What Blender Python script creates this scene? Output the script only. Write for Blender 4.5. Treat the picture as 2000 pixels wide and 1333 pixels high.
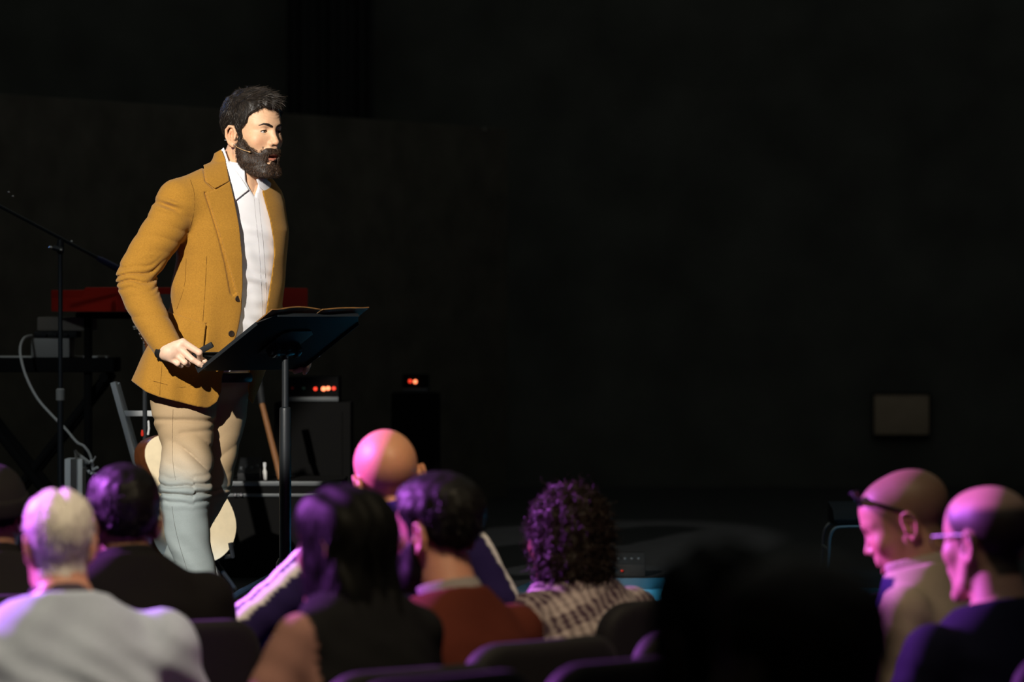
import bpy, bmesh, math, random
import numpy as np
from mathutils import Vector, Matrix

random.seed(7); np.random.seed(7)
scene = bpy.context.scene
for o in list(bpy.data.objects):
    bpy.data.objects.remove(o)

# ------------------------------------------------------------------ camera
# frame 2000 x 1333; 135 mm lens: 7500 px focal length; eye level on row 600
FPX, CXP, HOR = 7500.0, 1000.0, 600.0
ZC, STAGE = 1.63, 0.60            # camera height, stage height
DS = 12.7                          # distance of the speaker
cam_d = bpy.data.cameras.new('camera')
cam_d.sensor_width = 36.0
cam_d.lens = 135.0
cam_d.shift_y = (HOR - 666.5) / 2000.0
cam_d.clip_end = 200
cam_d.dof.use_dof = True
cam_d.dof.focus_distance = 12.55
cam_d.dof.aperture_fstop = 2.8
cam = bpy.data.objects.new('camera', cam_d)
cam.location = (0, 0, ZC)
cam.rotation_euler = (math.pi / 2, 0, 0)
scene.collection.objects.link(cam)
scene.camera = cam

# ------------------------------------------------------------------ view, world, stage lights
vs = scene.view_settings
vs.view_transform = 'Standard'; vs.look = 'None'; vs.gamma = 1.0; vs.use_curve_mapping = False
vs.exposure = 1.0
world = bpy.data.worlds.new('dark_hall'); scene.world = world
world.use_nodes = True
bgn = world.node_tree.nodes['Background']
bgn.inputs[0].default_value = (0.75, 0.95, 0.9, 1); bgn.inputs[1].default_value = 0.006

def spot(name, loc, target, power, color, size_deg, blend=0.3, radius=0.08):
    l = bpy.data.lights.new(name, 'SPOT')
    l.energy = power; l.color = color; l.spot_size = math.radians(size_deg); l.spot_blend = blend
    l.shadow_soft_size = radius
    o = bpy.data.objects.new(name, l); scene.collection.objects.link(o)
    o.location = loc
    d = Vector(target) - Vector(loc)
    o.rotation_euler = d.to_track_quat('-Z', 'Y').to_euler()
    return o

XS = (400 - CXP) / FPX * DS        # speaker stands at this x
# key: follow spot hung over the hall, left of the camera; its lower edge falls at the speaker's knees
spot('key_spot', (-3.3, 4.6, 5.0), (XS + 0.10, DS, STAGE + 1.12), 2750, (1.0, 0.93, 0.83), 8.9, 0.12, 0.05)
# cool wash over the lower legs and the stage floor
spot('cool_wash', (-3.0, 4.2, 4.6), (XS - 0.05, DS + 0.35, STAGE - 0.08), 5000, (0.42, 0.64, 1.0), 4.7, 0.4, 0.10)
# magenta side wash over the audience, from the far left corner of the stage
spot('magenta_wash', (-5.4, 11.3, 3.5), (-0.24, 8.25, 1.15), 4500, (0.66, 0.15, 1.0), 33.5, 0.10, 0.10)
# dim warm house light behind the camera
spot('house_light', (0.1, 5.4, 6.2), (-0.6, 8.9, 1.1), 700, (1.0, 0.80, 0.50), 34, 0.9, 0.2)
# weak cool light on the keyboards
spot('rear_stage_light', (-4.2, 7.5, 5.6), (-1.75, 14.6, STAGE + 0.45), 300, (0.85, 0.95, 1.0), 9, 0.7, 0.15)
# blue edge light from behind
spot('blue_back_light', (-4.0, 17.0, 4.4), (XS, 12.8, 2.0), 60, (0.2, 0.42, 1.0), 30, 0.5, 0.15)
# blue wash on the right wing of the stage
spot('blue_wing_wash', (3.6, 11.6, 4.2), (1.25, 14.4, 0.8), 85, (0.12, 0.60, 1.0), 13, 0.6, 0.12)
# dim fill light added under the ceiling to lift the dark background
al = bpy.data.lights.new('hall_fill', 'AREA'); al.shape = 'RECTANGLE'; al.size = 12; al.size_y = 22
al.energy = 50; al.color = (0.96, 1.0, 0.88)
alo = bpy.data.objects.new('hall_fill', al); scene.collection.objects.link(alo)
alo.location = (0, 10.5, 6.45)

# ------------------------------------------------------------------ helpers
COL = scene.collection

def W(px, py, D):
    """photo pixel at distance D from the camera -> world point"""
    return np.array([(px - CXP) / FPX * D, D, ZC - (py - HOR) / FPX * D])

def link(o, parent=None):
    COL.objects.link(o)
    if parent is not None:
        o.parent = parent
    return o

def empty(name, loc, rz=0.0):
    o = bpy.data.objects.new(name, None); COL.objects.link(o)
    o.location = tuple(float(v) for v in loc); o.rotation_euler = (0, 0, rz)
    o.empty_display_size = 0.1
    return o

def tag(o, label=None, cat=None, group=None, kind=None):
    if label: o['label'] = label
    if cat: o['category'] = cat
    if group: o['group'] = group
    if kind: o['kind'] = kind
    return o

def fast_mesh(name, V, faces):
    """faces: list of (n,k) int arrays"""
    me = bpy.data.meshes.new(name)
    V = np.asarray(V, np.float32)
    if not isinstance(faces, (list, tuple)):
        faces = [faces]
    faces = [np.asarray(f, np.int32) for f in faces if len(f)]
    if not faces: raise RuntimeError('empty mesh ' + name)
    nl = sum(f.size for f in faces); nf = sum(len(f) for f in faces)
    me.vertices.add(len(V)); me.vertices.foreach_set('co', V.ravel())
    me.loops.add(nl); me.polygons.add(nf)
    me.loops.foreach_set('vertex_index', np.concatenate([f.ravel() for f in faces]))
    tot = np.concatenate([np.full(len(f), f.shape[1], np.int32) for f in faces])
    st = np.concatenate([[0], np.cumsum(tot)[:-1]]).astype(np.int32)
    me.polygons.foreach_set('loop_start', st)
    me.polygons.foreach_set('use_smooth', np.ones(nf, bool))
    me.update(calc_edges=True)
    return me

def obj(name, me, mat=None, parent=None):
    o = bpy.data.objects.new(name, me)
    if mat is not None:
        me.materials.append(mat)
    return link(o, parent)

class MB:
    """collects boxes, tubes, prisms and lathes; build() links them as one mesh"""
    def __init__(s):
        s.v = []; s.f = []
    def add(s, V, F):
        n = len(s.v)
        s.v.extend([tuple(float(c) for c in p) for p in V])
        s.f.extend([tuple(i + n for i in f) for f in F])
        return s
    def box(s, c, size, M=None):
        hx, hy, hz = [v / 2 for v in size]
        V = [Vector((x, y, z)) for z in (-hz, hz) for y in (-hy, hy) for x in (-hx, hx)]
        if M is not None: V = [M @ v for v in V]
        V = [v + Vector(c) for v in V]
        return s.add(V, [(0, 2, 3, 1), (4, 5, 7, 6), (0, 1, 5, 4), (2, 6, 7, 3), (0, 4, 6, 2), (1, 3, 7, 5)])
    def tube(s, pts, r, n=10, cap=True):
        pts = [Vector([float(c) for c in p]) for p in pts]
        m = len(pts)
        rs = [r] * m if not hasattr(r, '__len__') else r
        base = len(s.v); up = None
        for i, p in enumerate(pts):
            t = (pts[min(i + 1, m - 1)] - pts[max(i - 1, 0)]).normalized()
            if up is None:
                a = Vector((0, 0, 1)) if abs(t.z) < 0.9 else Vector((1, 0, 0))
            else:
                a = up
            x = t.cross(a).normalized(); y = x.cross(t).normalized(); up = y
            for k in range(n):
                an = 2 * math.pi * k / n
                q = p + (x * math.cos(an) + y * math.sin(an)) * rs[i]
                s.v.append((q.x, q.y, q.z))
        for i in range(m - 1):
            for k in range(n):
                a = base + i * n + k; b = base + i * n + (k + 1) % n
                s.f.append((a, b, b + n, a + n))
        if cap:
            s.f.append(tuple(base + k for k in range(n))[::-1])
            s.f.append(tuple(base + (m - 1) * n + k for k in range(n)))
        return s
    def prism(s, poly, O, U, Vv, N, t):
        """polygon (u,v) on plane O,U,V extruded by t along N"""
        O, U, Vv, N = [Vector([float(c) for c in a]) for a in (O, U, Vv, N)]
        k = len(poly)
        A = [O + U * u + Vv * v for u, v in poly]
        B = [p + N * t for p in A]
        F = [tuple(range(k))[::-1], tuple(range(k, 2 * k))]
        F += [(i, (i + 1) % k, (i + 1) % k + k, i + k) for i in range(k)]
        return s.add(A + B, F)
    def lathe(s, prof, c=(0, 0, 0), n=20, M=None):
        base = len(s.v)
        for r, z in prof:
            for k in range(n):
                an = 2 * math.pi * k / n
                q = Vector((r * math.cos(an), r * math.sin(an), z))
                if M is not None: q = M @ q
                q += Vector([float(a) for a in c])
                s.v.append((q.x, q.y, q.z))
        for i in range(len(prof) - 1):
            for k in range(n):
                a = base + i * n + k; b = base + i * n + (k + 1) % n
                s.f.append((a, b, b + n, a + n))
        s.f.append(tuple(base + k for k in range(n))[::-1])
        s.f.append(tuple(base + (len(prof) - 1) * n + k for k in range(n)))
        return s
    def build(s, name, mat, parent=None, bevel=0.0, smooth=True, off=None, segs=2):
        me = bpy.data.meshes.new(name)
        V = s.v if off is None else [(a - off[0], b - off[1], c - off[2]) for a, b, c in s.v]
        me.from_pydata(V, [], s.f)
        bm = bmesh.new(); bm.from_mesh(me)
        bmesh.ops.recalc_face_normals(bm, faces=bm.faces)
        if bevel > 0:
            es = [e for e in bm.edges if len(e.link_faces) == 2 and e.calc_face_angle(0) > 0.5]
            bmesh.ops.bevel(bm, geom=es, offset=bevel, segments=segs, profile=0.6, affect='EDGES', clamp_overlap=True)
        bm.to_mesh(me); bm.free()
        if smooth:
            me.polygons.foreach_set('use_smooth', np.ones(len(me.polygons), bool))
            try:
                me.set_sharp_from_angle(angle=math.radians(35))
            except Exception:
                pass
        me.update()
        return obj(name, me, mat, parent)

def copy_tree(o, parent=None):
    c = o.copy(); COL.objects.link(c)
    c.parent = parent
    for ch in o.children:
        copy_tree(ch, c)
    return c

def rrect(w, h, r, n=5):
    """rounded rectangle polygon centred on 0"""
    out = []
    for cx, cy, a0 in ((w / 2 - r, h / 2 - r, 0), (-w / 2 + r, h / 2 - r, 90), (-w / 2 + r, -h / 2 + r, 180), (w / 2 - r, -h / 2 + r, 270)):
        for k in range(n + 1):
            a = math.radians(a0 + 90 * k / n)
            out.append((cx + r * math.cos(a), cy + r * math.sin(a)))
    return out

# ---- signed distance modelling -------------------------------------------------
f32 = np.float32
def smin(a, b, k):
    h = np.clip(0.5 + 0.5 * (b - a) / k, 0, 1)
    return b + (a - b) * h - k * h * (1 - h)
def smax(a, b, k):
    return -smin(-a, -b, k)
def A(v): return np.asarray(v, f32)
def sphere(P, c, r):
    return np.sqrt(((P - A(c)) ** 2).sum(1)) - r
def ellip(P, c, r, M=None):
    q = P - A(c)
    if M is not None: q = q @ A(M)
    r = A(r)
    k0 = np.sqrt(((q / r) ** 2).sum(1)) + 1e-6
    k1 = np.sqrt(((q / (r * r)) ** 2).sum(1)) + 1e-6
    return k0 * (k0 - 1) / k1
def cone(P, a, b, ra, rb):
    a = A(a); b = A(b); ab = b - a
    q = P - a
    t = np.clip((q @ ab) / max(float(ab @ ab), 1e-9), 0, 1)
    return np.sqrt(((q - t[:, None] * ab) ** 2).sum(1)) - (ra + (rb - ra) * t)
def chain(P, pts, rad, k=0.0):
    d = None
    for i in range(len(pts) - 1):
        c = cone(P, pts[i], pts[i + 1], rad[i], rad[i + 1])
        d = c if d is None else (smin(d, c, k) if k > 0 else np.minimum(d, c))
    return d
def spline(pts, n=4):
    """Catmull-Rom through rows of (x,y,z,r,...)"""
    p = np.asarray(pts, float); p = np.vstack([2 * p[0] - p[1], p, 2 * p[-1] - p[-2]])
    out = []
    for i in range(1, len(p) - 2):
        for t in np.arange(n) / n:
            a, b, c, d = p[i - 1], p[i], p[i + 1], p[i + 2]
            out.append(0.5 * (2 * b + (c - a) * t + (2 * a - 5 * b + 4 * c - d) * t ** 2 + (-a + 3 * b - 3 * c + d) * t ** 3))
    out.append(p[-2])
    return np.array(out)
def schain(P, pts, n=3):
    s = spline(pts, n)
    return chain(P, s[:, :3], s[:, 3])
def box_sdf(P, c, hs, r=0.0, M=None):
    q = P - A(c)
    if M is not None: q = q @ A(M)
    q = np.abs(q) - (A(hs) - r)
    return np.sqrt((np.maximum(q, 0) ** 2).sum(1)) + np.minimum(q.max(1), 0) - r
def poly_sdf(x, y, poly):
    """2-D signed distance, negative inside"""
    poly = np.asarray(poly, float); n = len(poly)
    d = np.full(x.shape, 1e9, f32); ins = np.zeros(x.shape, bool)
    for i in range(n):
        ax, ay = poly[i]; bx, by = poly[(i + 1) % n]
        ex, ey = bx - ax, by - ay
        wx, wy = x - ax, y - ay
        t = np.clip((wx * ex + wy * ey) / (ex * ex + ey * ey + 1e-12), 0, 1)
        d = np.minimum(d, (wx - ex * t) ** 2 + (wy - ey * t) ** 2)
        c = ((ay > y) != (by > y)) & (x < (bx - ax) * (y - ay) / (by - ay + 1e-12) + ax)
        ins ^= c
    d = np.sqrt(d)
    return np.where(ins, -d, d)
def wob(P, s, seed=0.0):
    """cheap smooth noise about -1..1"""
    x, y, z = P[:, 0] * s, P[:, 1] * s, P[:, 2] * s
    return (np.sin(x * 1.7 + 1.3 * np.sin(y * 1.1 + seed) + seed) + np.sin(y * 1.9 + 1.2 * np.sin(z * 1.3 + 2 * seed) + 1.7)
            + np.sin(z * 1.6 + 1.4 * np.sin(x * 1.2 + seed * 0.7) + 0.5)) / 3.0
def gauss(P, c, s):
    return np.exp(-((P - A(c)) ** 2).sum(1) / (2 * s * s))

def sdf_mesh(f, lo, hi, h, c=4, smooth=1, margin=1.3):
    lo = np.asarray(lo, float); hi = np.asarray(hi, float)
    n = np.ceil((hi - lo) / (h * c)).astype(int)
    def ev(pts):
        out = np.empty(len(pts), f32)
        for i in range(0, len(pts), 400000):
            out[i:i + 400000] = f(pts[i:i + 400000])
        return out
    ax = [lo[i] + np.arange(n[i] + 1) * h * c for i in range(3)]
    G = np.stack(np.meshgrid(*ax, indexing='ij'), -1).reshape(-1, 3).astype(f32)
    Cg = ev(G).reshape(n + 1)
    N = n * c + 1
    ix = [np.minimum((np.arange(N[i]) + c // 2) // c, n[i]) for i in range(3)]
    D = Cg[np.ix_(*ix)]
    m = np.nonzero(np.abs(D) < h * c * margin)
    pts = np.stack([lo[i] + m[i] * h for i in range(3)], -1).astype(f32)
    D[m] = ev(pts)
    S = D < 0
    cs = [(0, 0, 0), (1, 0, 0), (0, 1, 0), (1, 1, 0), (0, 0, 1), (1, 0, 1), (0, 1, 1), (1, 1, 1)]
    def sub(Ar, o):
        return Ar[o[0]:N[0] - 1 + o[0], o[1]:N[1] - 1 + o[1], o[2]:N[2] - 1 + o[2]]
    cnt = np.zeros(N - 1, np.int8)
    for o in cs: cnt += sub(S, o)
    act = (cnt > 0) & (cnt < 8)
    I = np.nonzero(act)
    nv = len(I[0])
    idx = np.full(N - 1, -1, np.int32); idx[I] = np.arange(nv)
    vals = [D[I[0] + o[0], I[1] + o[1], I[2] + o[2]] for o in cs]
    acc = np.zeros((nv, 3), f32); num = np.zeros(nv, f32)
    for a in range(8):
        for b in range(a + 1, 8):
            df = np.array(cs[b]) - np.array(cs[a])
            if np.abs(df).sum() != 1: continue
            va, vb = vals[a], vals[b]
            k = np.nonzero((va < 0) != (vb < 0))[0]
            t = va[k] / (va[k] - vb[k])
            acc[k] += np.array(cs[a], f32) + t[:, None] * df.astype(f32)
            num[k] += 1
    V = acc / num[:, None] + np.stack(I, -1)
    quads = []
    for axn in range(3):
        u, v = (axn + 1) % 3, (axn + 2) % 3
        sl0 = [slice(None)] * 3; sl1 = [slice(None)] * 3
        sl0[axn] = slice(0, -1); sl1[axn] = slice(1, None)
        a = S[tuple(sl0)]; b = S[tuple(sl1)]
        K = np.nonzero(a != b)
        K = np.stack(K, -1)
        ok = (K[:, u] > 0) & (K[:, v] > 0) & (K[:, u] < N[u] - 1) & (K[:, v] < N[v] - 1)
        K = K[ok]
        eu = np.zeros(3, int); eu[u] = 1
        ew = np.zeros(3, int); ew[v] = 1
        q = np.stack([idx[tuple((K - eu - ew).T)], idx[tuple((K - ew).T)], idx[tuple(K.T)], idx[tuple((K - eu).T)]], -1)
        fl = ~a[tuple(K.T)]
        q[fl] = q[fl][:, ::-1]
        quads.append(q)
    Q = np.concatenate(quads)
    Q = Q[(Q >= 0).all(1)]
    V = V * h + lo
    for _ in range(smooth):
        sm = np.zeros_like(V); ct = np.zeros(nv)
        for k in range(4):
            for j in (1, 3):
                np.add.at(sm, Q[:, k], V[Q[:, (k + j) % 4]])
            ct += 2 * np.bincount(Q[:, k], minlength=nv)
        V = np.where(ct[:, None] > 0, V * 0.5 + 0.5 * sm / np.maximum(ct, 1)[:, None], V)
    return V.astype(f32), Q

def normals(V, Q):
    e1 = V[Q[:, 2]] - V[Q[:, 0]]; e2 = V[Q[:, 3]] - V[Q[:, 1]]
    n = np.cross(e1, e2); N = np.zeros_like(V)
    for k in range(4): np.add.at(N, Q[:, k], n)
    return N / (np.linalg.norm(N, axis=1, keepdims=True) + 1e-9)

def vcol(me, cols, name='tint'):
    a = me.color_attributes.new(name, 'FLOAT_COLOR', 'POINT')
    c = np.ones((len(me.vertices), 4), f32); c[:, :3] = cols
    a.data.foreach_set('color', c.ravel())

def strands(V, N, dirs, length, width, jitter=0.35, segs=3, lift=0.25, curl=0.0, rng=None):
    """thin tapered hair ribbons rooted at V, swept along dirs -> verts, quads"""
    rng = rng or np.random.default_rng(3)
    n = len(V)
    d = dirs + rng.normal(0, jitter, (n, 3)) + N * lift
    d /= np.linalg.norm(d, axis=1, keepdims=True) + 1e-9
    L = length * rng.uniform(0.6, 1.25, n)
    side = np.cross(d, N); side /= np.linalg.norm(side, axis=1, keepdims=True) + 1e-9
    tw = rng.normal(0, 0.6, (n, 1)); side = side + N * tw
    side /= np.linalg.norm(side, axis=1, keepdims=True) + 1e-9
    rows = []
    ph = rng.uniform(0, 6.28, n)
    for k in range(segs + 1):
        t = k / segs
        c = V + d * (L * t)[:, None] - N * (L * lift * 0.8 * t * t)[:, None]
        if curl:
            c = c + side * (curl * np.sin(ph + t * 7))[:, None] + N * (curl * np.cos(ph + t * 7))[:, None]
        w = width * (1 - 0.85 * t)
        rows += [c - side * w, c + side * w]
    VV = np.stack(rows, 1).reshape(-1, 3)
    m = 2 * (segs + 1)
    b = np.arange(n)[:, None] * m
    Q = np.concatenate([b + np.array([2 * k, 2 * k + 1, 2 * k + 3, 2 * k + 2]) for k in range(segs)])
    return VV, Q

def strand_cols(n, rows, c0, c1, rng):
    t = rng.beta(1.2, 2.5, n)[:, None]
    c = A(c0) * (1 - t) + A(c1) * t
    return np.repeat(c, 2 * rows, axis=0)

# ------------------------------------------------------------------ materials
def mat(name, color, rough=0.6, spec=0.4, metal=0.0, noise=0.0, nscale=30, bump=0.0, bscale=200, attr=None, emit=None, estr=0.0, sheen=0.0, coat=0.0, sss=0.0, trans=0.0, alpha=1.0):
    m = bpy.data.materials.new(name); m.use_nodes = True
    nt = m.node_tree; b = nt.nodes['Principled BSDF']
    c = (*color, 1)
    b.inputs['Base Color'].default_value = c
    b.inputs['Roughness'].default_value = rough
    b.inputs['Specular IOR Level'].default_value = spec
    b.inputs['Metallic'].default_value = metal
    b.inputs['Sheen Weight'].default_value = sheen
    b.inputs['Coat Weight'].default_value = coat
    b.inputs['Transmission Weight'].default_value = trans
    b.inputs['Alpha'].default_value = alpha
    if sss:
        b.inputs['Subsurface Weight'].default_value = sss
        b.inputs['Subsurface Radius'].default_value = (0.010, 0.004, 0.002)
        b.inputs['Subsurface Scale'].default_value = 1.0
    if emit:
        b.inputs['Emission Color'].default_value = (*emit, 1); b.inputs['Emission Strength'].default_value = estr
    src = None
    tc = nt.nodes.new('ShaderNodeTexCoord')
    if attr:
        at = nt.nodes.new('ShaderNodeAttribute'); at.attribute_name = attr
        src = at.outputs['Color']
    if noise > 0:
        nz = nt.nodes.new('ShaderNodeTexNoise'); nz.inputs['Scale'].default_value = nscale; nz.inputs['Detail'].default_value = 4
        nt.links.new(tc.outputs['Object'], nz.inputs['Vector'])
        mr = nt.nodes.new('ShaderNodeMapRange')
        mr.inputs[1].default_value = 0.25; mr.inputs[2].default_value = 0.75
        mr.inputs[3].default_value = 1 - noise; mr.inputs[4].default_value = 1 + noise
        nt.links.new(nz.outputs['Fac'], mr.inputs[0])
        mx = nt.nodes.new('ShaderNodeMix'); mx.data_type = 'RGBA'; mx.blend_type = 'MULTIPLY'; mx.inputs[0].default_value = 1
        if src is not None: nt.links.new(src, mx.inputs[6])
        else: mx.inputs[6].default_value = c
        nt.links.new(mr.outputs[0], mx.inputs[7])
        src = mx.outputs[2]
    if src is not None:
        nt.links.new(src, b.inputs['Base Color'])
    if bump > 0:
        nb = nt.nodes.new('ShaderNodeTexNoise'); nb.inputs['Scale'].default_value = bscale; nb.inputs['Detail'].default_value = 3
        nt.links.new(tc.outputs['Object'], nb.inputs['Vector'])
        bp = nt.nodes.new('ShaderNodeBump'); bp.inputs['Strength'].default_value = bump; bp.inputs['Distance'].default_value = 0.002
        nt.links.new(nb.outputs['Fac'], bp.inputs['Height'])
        nt.links.new(bp.outputs['Normal'], b.inputs['Normal'])
    return m

M = dict(
    wall=mat('dark_wall', (0.072, 0.076, 0.070), 0.9, 0.1, noise=0.3, nscale=2.5),
    flat=mat('dark_flat', (0.095, 0.088, 0.074), 0.85, 0.15, noise=0.25, nscale=6),
    floor=mat('hall_carpet', (0.015, 0.015, 0.018), 0.95, 0.05, noise=0.4, nscale=80),
    stage=mat('stage_boards', (0.02, 0.022, 0.025), 0.45, 0.4, noise=0.3, nscale=12),
    black=mat('black_paint', (0.010, 0.011, 0.012), 0.6, 0.2, noise=0.2, nscale=60),
    black_metal=mat('black_metal', (0.018, 0.022, 0.026), 0.38, 0.5, 0.3, bump=0.15, bscale=900),
    chrome=mat('chrome', (0.6, 0.6, 0.62), 0.25, 0.5, 1.0),
    grey_metal=mat('grey_metal', (0.52, 0.54, 0.55), 0.5, 0.4, 0.0),
    white_plastic=mat('white_plastic', (0.62, 0.62, 0.6), 0.45, 0.4),
    grey_plastic=mat('grey_plastic', (0.18, 0.18, 0.17), 0.5, 0.4),
    red=mat('red_lacquer', (0.52, 0.024, 0.013), 0.35, 0.5),
    jacket=mat('mustard_wool', (0.335, 0.165, 0.023), 0.9, 0.12, noise=0.16, nscale=260, bump=0.35, bscale=700, sheen=0.12),
    lining=mat('jacket_lining', (0.03, 0.03, 0.04), 0.6, 0.3),
    shirt=mat('white_shirt', (0.88, 0.88, 0.92), 0.8, 0.2, bump=0.06, bscale=900),
    chino=mat('khaki_twill', (0.38, 0.275, 0.160), 0.85, 0.15, noise=0.06, nscale=400, bump=0.12, bscale=900),
    button=mat('dark_button', (0.02, 0.012, 0.008), 0.4, 0.5),
    leather=mat('brown_leather', (0.16, 0.075, 0.02), 0.55, 0.4, noise=0.3, nscale=40, bump=0.2, bscale=300),
    paper=mat('cream_paper', (0.6, 0.55, 0.45), 0.8, 0.2),
    skin=mat('skin', (0.5, 0.27, 0.16), 0.5, 0.35, attr='tint', noise=0.06, nscale=120, bump=0.08, bscale=500, sss=0.12),
    eye=mat('eye', (0.6, 0.58, 0.55), 0.15, 0.6, attr='tint'),
    hair=mat('black_hair', (0.0035, 0.003, 0.003), 0.5, 0.10),
    hair_dark=mat('dark_straight_hair', (0.003, 0.003, 0.003), 0.55, 0.035),
    hair_brown=mat('brown_hair', (0.010, 0.006, 0.0045), 0.5, 0.10),
    strand=mat('hair_strands', (0.02, 0.015, 0.01), 0.5, 0.35, attr='tint'),
    beard=mat('brown_beard', (0.045, 0.024, 0.014), 0.5, 0.4),
    hair_white=mat('white_hair', (0.55, 0.52, 0.5), 0.55, 0.3),
    stubble=mat('stubble', (0.07, 0.045, 0.03), 0.7, 0.3),
    shoe=mat('brown_shoe', (0.06, 0.03, 0.015), 0.35, 0.5),
    spruce=mat('spruce_top', (0.80, 0.68, 0.46), 0.3, 0.45, noise=0.06, nscale=40, coat=0.2),
    mahogany=mat('mahogany_side', (0.11, 0.035, 0.012), 0.3, 0.5, noise=0.3, nscale=25),
    wood=mat('brown_wood', (0.17, 0.075, 0.028), 0.45, 0.4, noise=0.2, nscale=20),
)
def emis(name, col, s):
    return mat(name, (0.02, 0.02, 0.02), 0.4, 0.3, emit=col, estr=s)
M['led_red'] = emis('red_led', (1.0, 0.05, 0.02), 0.7)
M['led_hot'] = emis('orange_led', (1.0, 0.22, 0.09), 1.4)
M['led_cyan'] = emis('cyan_led', (0.05, 0.55, 1.0), 3)
# ------------------------------------------------------------------ heads
def sym(P):
    q = P.copy(); q[:, 0] = np.abs(q[:, 0]); return q

def head_sdf(P, detail=True, jaw=1.0, ear=1.0):
    """head about its middle: x to the person's right, y forward, z up"""
    S = sym(P)
    d = ellip(P, (0, -0.017, 0.040), (0.075, 0.107, 0.084))
    d = smin(d, ellip(P, (0, 0.032, 0.045), (0.061, 0.057, 0.060)), 0.03)
    d = smin(d, ellip(P, (0, 0.030, -0.022), (0.061 * jaw, 0.066, 0.072)), 0.03)
    d = smin(d, ellip(P, (0, 0.034, -0.072), (0.050 * jaw, 0.058, 0.050)), 0.025)
    d = smin(d, chain(S, [(0.057 * jaw, -0.004, -0.035), (0.050 * jaw, 0.016, -0.088), (0.016, 0.076, -0.116)], [0.017, 0.016, 0.015], 0.01), 0.02)
    d = smin(d, sphere(P, (0, 0.079, -0.110), 0.017), 0.015)
    if detail:
        # brow, nose, cheeks
        d = smin(d, chain(S, [(0.0, 0.086, 0.027), (0.024, 0.083, 0.033), (0.046, 0.062, 0.029)], [0.010, 0.010, 0.009]), 0.014)
        d = smin(d, sphere(S, (0.042, 0.058, -0.022), 0.024), 0.02)
        d = smax(d, -ellip(S, (0.030, 0.1005, 0.010), (0.021, 0.021, 0.0125)), 0.010)
        d = smin(d, chain(P, [(0, 0.084, 0.022), (0, 0.099, -0.008), (0, 0.1085, -0.026)], [0.0075, 0.0085, 0.0105]), 0.009)
        d = smin(d, sphere(S, (0.0125, 0.098, -0.031), 0.0085), 0.007)
        d = smax(d, -ellip(S, (0.0065, 0.105, -0.0395), (0.0040, 0.0065, 0.0045)), 0.003)
        # eyelids
        d = smin(d, sphere(S, (0.031, 0.0735, 0.009), 0.0150), 0.004)
        d = smax(d, -ellip(S, (0.0315, 0.090, 0.0072), (0.0142, 0.0165, 0.0047)), 0.0012)
        # crease above the upper lid
        d = smax(d, -chain(S, [(0.020, 0.0900, 0.0165), (0.031, 0.0905, 0.0195), (0.043, 0.0830, 0.0165)], [0.0012, 0.0014, 0.0012]), 0.002)
        d = d + 0.0007 * np.exp(-((np.sin((P[:, 2] - 0.3 * S[:, 0] ** 2 / 0.05) * 2 * math.pi / 0.0095) - 1) / 0.5) ** 2) * np.exp(-((P[:, 2] - 0.058) / 0.012) ** 2) * (P[:, 1] > 0.04)
        # lips, slightly parted
        d = smin(d, ellip(P, (0, 0.090, -0.058), (0.026, 0.012, 0.016)), 0.014)
        d = smin(d, chain(S, [(0, 0.0985, -0.0655), (0.012, 0.0955, -0.0665), (0.024, 0.084, -0.0735)], [0.0050, 0.0050, 0.003]), 0.004)
        d = smin(d, chain(S, [(0, 0.0945, -0.0835), (0.012, 0.0920, -0.0820), (0.023, 0.083, -0.0755)], [0.0062, 0.0055, 0.003]), 0.004)
        d = smax(d, -ellip(P, (0, 0.094, -0.0745), (0.0205, 0.018, 0.0044)), 0.003)
    # ears
    if ear > 0:
        Me = np.array(Matrix.Rotation(math.radians(-14), 3, 'X'))
        T = (S - A((0, -0.026, -0.012))) / 1.10
        e = ellip(T, (0.0685, 0.002, 0.000), (0.0075, 0.018, 0.031 * ear), Me)
        e = smax(e, -ellip(T, (0.0765, 0.005, 0.002), (0.0065, 0.011, 0.019), Me), 0.004)
        hx = 0.0745
        e = smin(e, chain(T, [(0.067, 0.019, 0.012), (hx, 0.012, 0.030), (hx + 0.004, -0.001, 0.0315), (hx + 0.005, -0.0125, 0.020), (hx + 0.004, -0.0125, 0.0), (hx, -0.004, -0.018), (0.070, 0.008, -0.026)],
                           [0.0035, 0.0040, 0.0042, 0.0042, 0.0040, 0.0045, 0.0058]), 0.004)
        if detail:
            e = smin(e, chain(T, [(0.070, 0.017, 0.002), (0.072, 0.018, -0.006)], [0.004, 0.004]), 0.004)
            e = smin(e, chain(T, [(hx, 0.0025, 0.019), (hx + 0.001, -0.003, 0.006), (hx - 0.001, 0.002, -0.008)], [0.0028, 0.003, 0.003]), 0.003)
        d = smin(d, e * 1.10, 0.006)
    return d

def neck_sdf(P, fwd=0.0, r=0.056):
    """fwd: how far the neck base sits behind the head"""
    return cone(P, (0, -0.018, -0.05), (0, -0.030 - fwd, -0.20), r, r + 0.008)

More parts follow.
